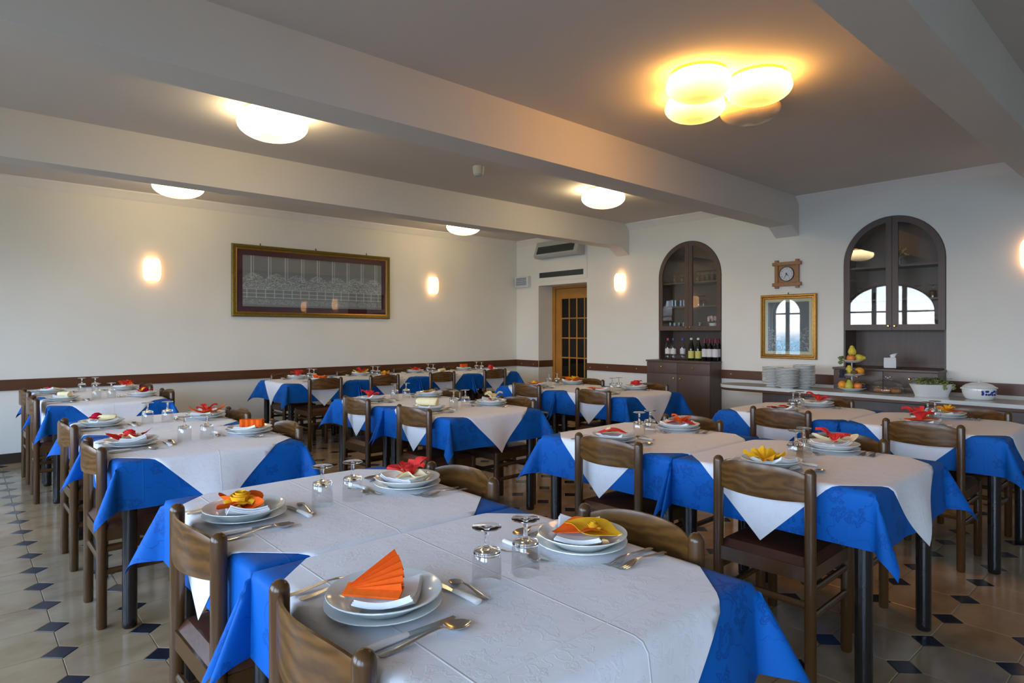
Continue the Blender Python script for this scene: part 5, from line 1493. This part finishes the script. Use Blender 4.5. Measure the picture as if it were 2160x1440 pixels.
def place(key, cx, cy, rz, gobs):
    """cx, cy = plate centre"""
    seedn[0] += 1; sd = seedn[0]; r_ = random.Random(sd * 13)
    ph, spec = PLACES[key]
    ca, sa = cos(rz), sin(rz)
    def wp(x, y): return (cx + ca * x - sa * y, cy + sa * x + ca * y, ZT)
    tag(obj('dinner_plate', dinner_me, None, None, wp(0, 0), (0, 0, r_.random() * 6)), 'white dinner plate under the soup plate with %s' % ph, 'plate', 'dinner plates')
    x0, y0 = r_.uniform(-.003, .003), r_.uniform(-.003, .003)
    p = wp(x0, y0)
    tag(obj('soup_plate', soup_me, None, None, (p[0], p[1], ZT + SB), (0, 0, r_.random() * 6)), 'white soup plate holding the %s' % ph, 'plate', 'soup plates')
    nr = rz + r_.uniform(-0.9, 0.3); q_ = wp(x0 + 0.008, y0 + 0.006)
    tag(obj('white_napkin', napkins[sd % 6][0], None, None, (q_[0], q_[1], ZT), (0, 0, nr)), 'folded white napkin under the %s' % ph, 'napkin', 'folded white napkins')
    nap = (q_[0], q_[1], nr, napkins[sd % 6][1])
    q_ = wp(x0 - 0.008, y0 - 0.008)
    paper(q_[0], q_[1], ZT, rz + r_.uniform(-0.25, 0.25), spec, 'folded coloured paper on a plate: %s' % ph, sd, nap)
    j = lambda a: r_.uniform(-a, a)
    k_ = thing('table_knife', 'white handled table knife beside the plate with %s' % ph, 'knife', wp(0.150 + j(.005), -0.02 + j(.008)), rz + j(.06), 'table knives')
    obj('blade', knife_me[0], None, k_); obj('handle', knife_me[1], None, k_)
    tag(obj('soup_spoon', spoon_me, None, None, wp(0.183 + j(.005), -0.012 + j(.01)), (0, 0, rz + j(.08))), 'steel soup spoon beside the plate with %s' % ph, 'spoon', 'soup spoons')
    for s_ in range(2):
        tag(obj('fork', fork_me, None, None, wp(-0.150 - 0.035 * s_ + j(.003), -0.02 - 0.012 * s_ + j(.008)), (0, 0, rz + j(.035))), 'one of two forks beside the plate with %s' % ph, 'fork', 'forks by ' + ph)
    fk = thing('dessert_knife', 'white handled fruit knife above the plate with %s' % ph, 'knife', wp(0.05 + j(.02), 0.150 + j(.004)), rz + pi / 2 + j(.08), 'fruit knives')
    obj('blade', fknife_me[0], None, fk); obj('handle', fknife_me[1], None, fk)
    tag(obj('dessert_spoon', tspoon_me, None, None, wp(0.045 + j(.02), 0.181 + j(.004)), (0, 0, rz + pi / 2 + j(.1))), 'small steel spoon above the plate with %s' % ph, 'spoon', 'small spoons')

def table(cx, cy, key, sides, seed):
    ph = PLACES[key + 'n'][0]; ph2 = PLACES[key + 'f'][0]
    t_ = thing('dining_table', 'square dark-legged dining table laid with the %s' % ph, 'table', (cx, cy, 0))
    obj('tabletop', top_me, None, t_); obj('apron', apr_me, None, t_)
    for sx in (-1, 1):
        for sy in (-1, 1): obj('leg', leg_me, None, t_, (sx * 0.372, sy * 0.372, 0.0))
    b_ = obj('blue_tablecloth', cloth('b', sides, seed, False), None, None, (cx, cy, 0))
    tag(b_, 'royal blue floral damask cloth on the table with %s' % ph, 'tablecloth', 'blue tablecloths')
    w_ = obj('white_overlay', cloth('w', sides, seed, True), None, None, (cx, cy, 0))
    tag(w_, 'white damask overlay set cornerwise over the table with %s' % ph, 'tablecloth', 'white overlay cloths')
    for o in (b_, w_):
        md = o.modifiers.new('thickness', 'SOLIDIFY'); md.thickness = 0.0011; md.offset = 1.0
        es = o.modifiers.new('hem', 'EDGE_SPLIT'); es.split_angle = 1.45

sn = 11
for rid, cs, yn, yf, xn, xf in ROWS:
    for k, (cx, cy) in enumerate(cs):
        key = rid + str(k + 1)
        sides = {'y+': 'chair', 'y-': 'chair', 'x+': 'end' if k == 0 else 'join', 'x-': 'join' if k == 0 else 'end'}
        sn += 1
        table(cx, cy, key, sides, sn)
        jx = RND.uniform(-.015, .015)
        place(key + 'n', cx - 0.01 + jx, cy - 0.298, 0.0, None)
        place(key + 'f', cx - 0.01 - jx, cy + 0.302, pi, None)
        gl = 'upturned clear goblet on the table with %s' % PLACES[key + 'n'][0]
        gx = cx + (0.03 if rid in 'AL' else -0.03)
        goblet(gx + RND.uniform(-.01, .01), cy - 0.055, ZT, gl, 'goblets by ' + PLACES[key + 'n'][0])
        goblet(gx + 0.005 + RND.uniform(-.01, .01), cy + 0.055, ZT, gl, 'goblets by ' + PLACES[key + 'n'][0])
        chair(xn[k], yn, RND.uniform(-.02, .02), 'brown wooden chair at the place with %s' % PLACES[key + 'n'][0], 'dining chairs')
        chair(xf[k], yf, pi + RND.uniform(-.02, .02), 'brown wooden chair at the place with %s' % PLACES[key + 'f'][0], 'dining chairs')
# the long row along the wall with the lace picture: four tables, sitters facing the wall and the room
BX = -7.31
for k in range(4):
    cy = 3.20 + 0.875 * k; key = 'B%d' % (k + 1)
    sides = {'x+': 'chair', 'x-': 'chair', 'y-': 'end' if k == 0 else 'join', 'y+': 'end' if k == 3 else 'join'}
    sn += 1
    table(BX, cy, key, sides, sn)
    place(key + 'n', BX + 0.298, cy + 0.02, pi / 2, None)
    place(key + 'f', BX - 0.302, cy - 0.02, -pi / 2, None)
    gl = 'upturned clear goblet on the table with %s' % PLACES[key + 'n'][0]
    goblet(BX - 0.05, cy + 0.03, ZT, gl, 'goblets by ' + PLACES[key + 'n'][0]); goblet(BX + 0.06, cy + 0.04, ZT, gl, 'goblets by ' + PLACES[key + 'n'][0])
    chair(-6.80, (3.18, 3.955, 4.83, 5.75)[k], pi / 2, 'brown wooden chair at the place with %s' % PLACES[key + 'n'][0], 'dining chairs')
    chair(-7.825, 3.14 + 0.88 * k, -pi / 2, 'brown wooden chair at the place with %s' % PLACES[key + 'f'][0], 'dining chairs')
